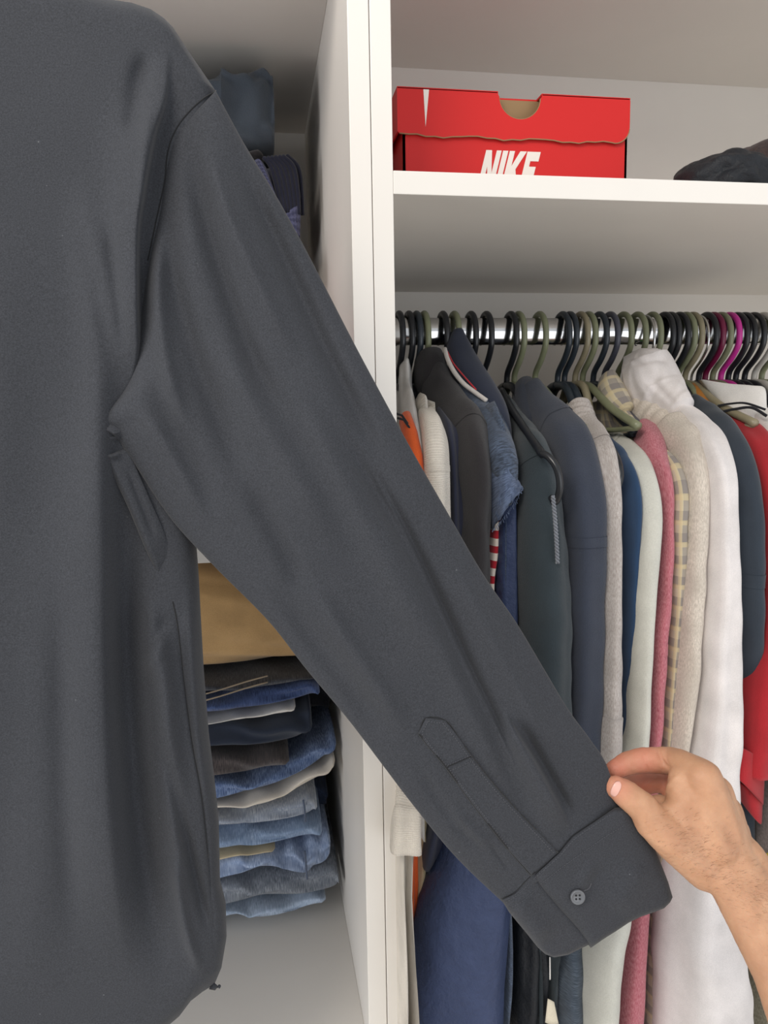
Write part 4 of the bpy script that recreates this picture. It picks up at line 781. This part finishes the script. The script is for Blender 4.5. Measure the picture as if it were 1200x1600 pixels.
stitches([(660, 1144), (669, 1127)]); stitches([(669, 1127), (692, 1130)]); stitches([(699, 1196), (736, 1180)]); stitches([(703, 1204), (741, 1188)]); 
mo = mesh('stitching', SV, SF, TH, sh, smooth=False); tag(mo, kind='stuff')
def crease(name, pts, r=.0005, lift=.0001, mat=TD, per=8):
    P = smoothpts(pts, per); wire(name, on(P, lift), r, mat, sh, seg=6, per=1)
crease('placket_edge', pk_l[:-1]+[(830, 1368)], .0006, .0002); crease('placket_edge', [(654, 1146), (666, 1122), (696, 1126)]+pk_r[1:], .0004, .0002)
crease('cuff_seam', cl_top, .0003, .0001); crease('cuff_seam', ul_t, .0003, .0001); crease('armhole_seam', seamline[:9], .0005, -.0001)
crease('placket_bar', [(697, 1199), (718, 1190), (738, 1181)], .0004, .0003)
crease('buttonhole', [(912, 1392), (920, 1388), (924, 1380)], .0005, .0003, TH)
crease('side_seam', [(270, 940), (278, 980), (288, 1069), (300, 1160), (314, 1240), (325, 1340)], .0005, 0)
# button
bc = on([(903, 1402)], .0030)[0]; BT = plastic('grey_button', (96, 98, 102), .3); R_b = 13*(YC+CAMD)/F
rot = Vector((.1, 1, -.12)).to_track_quat('Z', 'Y').to_matrix().to_4x4()
bt = thing('b', None, None); bpy.data.objects.remove(bt)
def lathe(name, prof, mat, parent, M, seg=40):
    V = []; Fc = []; m = len(prof)
    for k in range(seg):
        a = 2*PI*k/seg
        for r, z in prof: V.append(M @ Vector((r*math.cos(a), r*math.sin(a), z)))
    for k in range(seg):
        for j in range(m-1): Fc.append([k*m+j, k*m+j+1, ((k+1) % seg)*m+j+1, ((k+1) % seg)*m+j])
    return mesh(name, [tuple(v) for v in V], Fc, mat, parent)
Mb = Matrix.Translation(bc) @ rot
bo = lathe('button', [(0.0001, 0), (R_b*.62, 0), (R_b*.72, -.0003), (R_b*.85, -.0008), (R_b*.96, -.0006), (R_b, 0), (R_b, .0012), (.0001, .0014)], BT, sh, Mb)
bo['label'] = 'dark grey four-hole button'
for sx_, sy_ in ((1, 1), (1, -1), (-1, 1), (-1, -1)):
    lathe('button_hole', [(.0001, -.00025), (R_b*.14, -.0002), (R_b*.14, .0004)], TD, bo, Mb @ Matrix.Translation((sx_*R_b*.24, sy_*R_b*.24, 0)), 14)

# ------------------------------------------------------------------ the arm and hand that holds the cuff
def P3(x, y, Y): return Vector(W(x, y, Y-.045))
bm = bmesh.new()
def capsule(a, ra, b, rb, seg=20):
    a, b = Vector(a), Vector(b); n = max(2, int((a-b).length/.0035)); q = (b-a).to_track_quat('Z', 'Y')
    for p, r in ((a, ra), (b, rb)): bmesh.ops.create_icosphere(bm, subdivisions=3, radius=r, matrix=Matrix.Translation(p))
    M = Matrix.Translation((a+b)/2) @ q.to_matrix().to_4x4()
    if (b-a).length > 1e-4: bmesh.ops.create_cone(bm, cap_ends=True, segments=seg, radius1=ra, radius2=rb, depth=(b-a).length, matrix=M)
def chain(pts):
    for (p, r), (p2, r2) in zip(pts[:-1], pts[1:]): capsule(P3(*p), r, P3(*p2), r2)
mm = .00092
# index: tip, joints, knuckle
chain([((961, 1203, -.134), 7.6*mm), ((980, 1193, -.134), 9.0*mm), ((1003, 1188, -.136), 9.8*mm), ((1046, 1188, -.141), 10.4*mm), ((1062, 1194, -.150), 11.4*mm), ((1100, 1215, -.172), 12.8*mm)])
# middle, ring, little curled behind
chain([((968, 1232, -.122), 7.5*mm), ((1000, 1226, -.118), 8.5*mm), ((1052, 1216, -.122), 9.8*mm), ((1120, 1240, -.164), 12.5*mm)])
chain([((1008, 1272, -.106), 7.5*mm), ((1040, 1262, -.103), 8.3*mm), ((1085, 1252, -.108), 9.5*mm), ((1134, 1268, -.155), 12.5*mm)])
chain([((1050, 1300, -.103), 6.5*mm), ((1080, 1292, -.100), 7.3*mm), ((1112, 1286, -.108), 8.5*mm), ((1145, 1300, -.148), 12*mm)])
# thumb
chain([((961, 1229, -.158), 8.2*mm), ((976, 1239, -.160), 10.2*mm), ((1005, 1262, -.166), 11.2*mm), ((1019, 1284, -.169), 12.8*mm), ((1049, 1311, -.174), 14.5*mm), ((1104, 1356, -.178), 16.5*mm)])
# palm and back of the hand
wr_ = (1150, 1372, -.186)
for p, r in (((1100, 1215, -.172), 12.8), ((1118, 1238, -.166), 12.8), ((1134, 1268, -.158), 12.6), ((1146, 1298, -.150), 12)): capsule(P3(*p), r*mm, P3(1152, 1366, -.180), 17*mm)
for p, r, p2, r2 in (((1074, 1246, -.168), 11, (1100, 1320, -.176), 15), ((1062, 1262, -.168), 9.5, (1075, 1300, -.174), 13), ((1068, 1218, -.162), 11.2, (1066, 1268, -.166), 12.5), ((1056, 1222, -.126), 10.5, (1062, 1284, -.148), 12), ((1030, 1262, -.15), 10, (1050, 1290, -.155), 12), ((1092, 1240, -.170), 12, (1120, 1320, -.180), 16), ((1058, 1268, -.166), 9, (1034, 1278, -.167), 9.5),
                     ((1090, 1262, -.150), 13, (1130, 1330, -.160), 17), ((1056, 1252, -.158), 8, (1056, 1284, -.162), 10)): capsule(P3(*p), r*mm, P3(*p2), r2*mm)
# wrist and forearm (oval: two chains side by side)
chain([((1137, 1366, -.184), 16.5*mm), ((1168, 1425, -.196), 17*mm), ((1222, 1520, -.216), 19.5*mm), ((1290, 1680, -.25), 25*mm), ((1400, 1900, -.30), 30*mm)])
chain([((1160, 1340, -.176), 16*mm), ((1200, 1400, -.188), 17*mm), ((1268, 1500, -.206), 21*mm), ((1370, 1670, -.24), 28*mm), ((1480, 1880, -.29), 33*mm)])
chain([((1149, 1353, -.182), 17*mm), ((1185, 1412, -.194), 18*mm), ((1243, 1510, -.213), 22*mm), ((1330, 1675, -.246), 30*mm), ((1440, 1890, -.296), 36*mm)])
me = bpy.data.meshes.new('arm'); bm.to_mesh(me); bm.free(); tmp = bpy.data.objects.new('tmp_arm', me); COL.objects.link(tmp)
rm = tmp.modifiers.new('r', 'REMESH'); rm.mode = 'VOXEL'; rm.voxel_size = .00125
smo = tmp.modifiers.new('s', 'SMOOTH'); smo.factor = .6; smo.iterations = 14
dg = bpy.context.evaluated_depsgraph_get(); ev = tmp.evaluated_get(dg); m2 = ev.to_mesh()
V = np.empty(len(m2.vertices)*3); m2.vertices.foreach_get('co', V); V = V.reshape(-1, 3); NR = np.empty(len(m2.vertices)*3); m2.vertices.foreach_get('normal', NR); NR = NR.reshape(-1, 3)
Fc = [list(p.vertices) for p in m2.polygons]; ev.to_mesh_clear(); bpy.data.objects.remove(tmp); bpy.data.meshes.remove(me)
bvh = BVHTree.FromPolygons([tuple(p) for p in V], Fc)
def onhand(x, y):
    d = Vector((W(x, y, 0.)-CAM)).normalized(); h = bvh.ray_cast(Vector(CAM), d); return np.array(h[0]) if h[0] is not None else None
def groove(pts, wd, amp, along_n=True):
    P = [onhand(*p) for p in catmull(pts, 6)]; P = [p for p in P if p is not None]
    if len(P) < 2: return
    P = np.array(P); best = np.full(len(V), 1e9); al = np.zeros(len(V))
    for i in range(len(P)-1):
        a, b = P[i], P[i+1]; d = b-a; t = np.clip(((V-a)@d)/(d@d+1e-12), 0, 1); D = np.linalg.norm(V-(a+t[:, None]*d), axis=1); m = D < best; best[m] = D[m]; al[m] = (i+t[m])/(len(P)-1)
    V[:] += NR*(amp*np.exp(-(best/wd)**2)*np.clip(np.minimum(al, 1-al)*5+.15, 0, 1))[:, None]
# finger joint creases
groove([(1004, 1170), (1008, 1190), (1013, 1208)], .0009, -.0009); groove([(984, 1204), (988, 1209)], .001, -.0005)
groove([(1028, 1163), (1030, 1178), (1040, 1195), (1048, 1200)], .0012, -.0013); groove([(1042, 1166), (1040, 1182), (1046, 1196)], .0008, -.0006); groove([(1034, 1163), (1037, 1180), (1043, 1196)], .0007, .0005)
for k_ in range(5): groove([(981+k_*5, 1262-k_*3), (975+k_*6, 1244-k_*2), (984+k_*5, 1228-k_*1)], .0007, -.00035)
groove([(1004, 1300), (1012, 1280), (1012, 1262)], .0009, -.0004)
groove([(1060, 1212), (1046, 1226), (1041, 1243)], .0016, .0012)
groove([(1085, 1250), (1110, 1290), (1130, 1330)], .0035, .0008); groove([(1125, 1230), (1145, 1275), (1160, 1330)], .003, .0009); groove([(1106, 1240), (1128, 1280), (1148, 1325)], .004, -.0006)
groove([(1000, 1300), (1030, 1320), (1075, 1345), (1120, 1375)], .003, .0006); groove([(1108, 1385), (1130, 1372), (1150, 1356)], .0014, -.0004); groove([(1004, 1310), (1012, 1304), (1022, 1302)], .001, -.0006)
V += NR*(.00012*np.sin(V[:, :1]*900+np.sin(V[:, 2:]*700)*2)*np.cos(V[:, 2:]*820))
skin, nt, b_ = newmat('skin'); tc = N_(nt, 'ShaderNodeTexCoord'); O = tc.outputs['Object']
at = N_(nt, 'ShaderNodeAttribute', attribute_name='flush')
b0 = ramp(nt, noise(nt, O, 55, 5, .6), [(.3, lin((176, 132, 102))), (.55, lin((192, 148, 116))), (.75, lin((202, 160, 128)))])
b0 = mix(nt, math_(nt, 'MULTIPLY', noise(nt, O, 700, 3, .7), .3), b0, lin((176, 122, 92)))
b1 = mix(nt, math_(nt, 'MULTIPLY', at.outputs['Fac'], .75), b0, lin((212, 124, 106)))
nt.links.new(b1, b_.inputs['Base Color']); b_.inputs['Roughness'].default_value = .52; b_.inputs['Subsurface Weight'].default_value = .18; b_.inputs['Subsurface Radius'].default_value = (.012, .004, .002); b_.inputs['Subsurface Scale'].default_value = .25
b_.inputs['Specular IOR Level'].default_value = .35
cell = N_(nt, 'ShaderNodeTexVoronoi', feature='DISTANCE_TO_EDGE'); cell.inputs['Scale'].default_value = 900; nt.links.new(O, cell.inputs['Vector']); bump(nt, b_, cell.outputs['Distance'], .25, .0006)
ph_ = mesh('person', V, Fc, skin); tag(ph_, 'bare forearm and hand pinching the cuff edge of the black shirt', 'person')
fl_ = np.zeros(len(V))
for p, r in (((961, 1203, -.134), .016), ((1003, 1190, -.136), .014), ((1000, 1226, -.118), .02), ((1040, 1222, -.122), .016), ((963, 1229, -.158), .009)): fl_ = np.maximum(fl_, np.exp(-(np.linalg.norm(V-np.array(P3(*p)), axis=1)/r)**2))
ca = ph_.data.attributes.new('flush', 'FLOAT', 'POINT'); ca.data.foreach_set('value', fl_.astype(np.float32))
hb = BVHTree.FromPolygons([tuple(p) for p in V], Fc)
def onh(x, y, lift):
    d = Vector((W(x, y, 0.)-CAM)).normalized(); h = hb.ray_cast(Vector(CAM), d); return (np.array(h[0]-d*lift), np.array(h[1])) if h[0] is not None else (None, None)
# thumb nail
NAIL = plastic('nail', (222, 172, 158), .25)
ax = (951, 1222), (967, 1242); nrow = []
for v_ in np.linspace(0, 1, 12):
    row = []
    for u_ in np.linspace(-1, 1, 11):
        c0 = np.array([951, 1232])*(1-v_)+np.array([971, 1222])*v_; wd_ = 9.5*math.sqrt(max(.02, 1-abs(2*v_-1)**3))
        dirv = np.array([.62, .78])*0+np.array([-.45, .89])
        p = (957+v_*0+(u_)*0, 0)
        # nail axis runs from tip (950,1228) toward the joint (975,1232)
        cx_, cy_ = 957+16*v_, 1221+14*v_*.9
        lo_, sh_ = 13*(2*v_-1), u_*6.5*math.sqrt(max(.03, 1-abs(2*v_-1)**3)); px_, py_ = 962.5+.42*lo_+.9*sh_, 1233-.9*lo_+.42*sh_
        q_, _n = onh(px_, py_, .0004); row.append(q_ if q_ is not None else W(px_, py_, -.211))
    nrow.append(row)
nl = shell('thumb_nail', np.array(nrow), NAIL, ph_, .0006); nl['label'] = 'pale pink thumb nail'
# fine dark hair on the wrist and back of the hand, uncountable
HV, HF = [], []; rg = np.random.default_rng(5)
for q in range(600):
    t_ = rg.uniform(0, 1); bx_, by_ = 1050+170*t_+rg.normal()*22, 1290+150*t_+rg.normal()*26
    if by_ < 1265 or bx_ > 1235: continue
    a0, n0 = onh(bx_, by_, 0)
    if a0 is None: continue
    ang = -.35+.9*(by_-1290)/200+rg.normal()*.25; l_ = rg.uniform(5, 11); dx_, dy_ = math.cos(ang)*l_, math.sin(ang)*l_-2
    P = []
    for s in (0, .5, 1):
        h_, _n = onh(bx_+dx_*s, by_+dy_*s+3*s*s, .0003+.0006*s)
        if h_ is None: break
        P.append(h_)
    if len(P) < 3: continue
    o = len(HV); r_ = 4e-5
    for k_, p in enumerate(P):
        rr = r_*(1-.4*k_)
        HV.extend([p+np.array([0, 0, rr]), p+np.array([rr, -rr, -rr*.5]), p+np.array([-rr, rr, -rr*.5])])
    for k_ in range(2):
        for z_ in range(3): HF.append([o+k_*3+z_, o+k_*3+(z_+1) % 3, o+k_*3+3+(z_+1) % 3, o+k_*3+3+z_])
ho = mesh('arm_hair', HV, HF, plastic('brown_hair', (120, 88, 66), .5), ph_); tag(ho, kind='stuff')
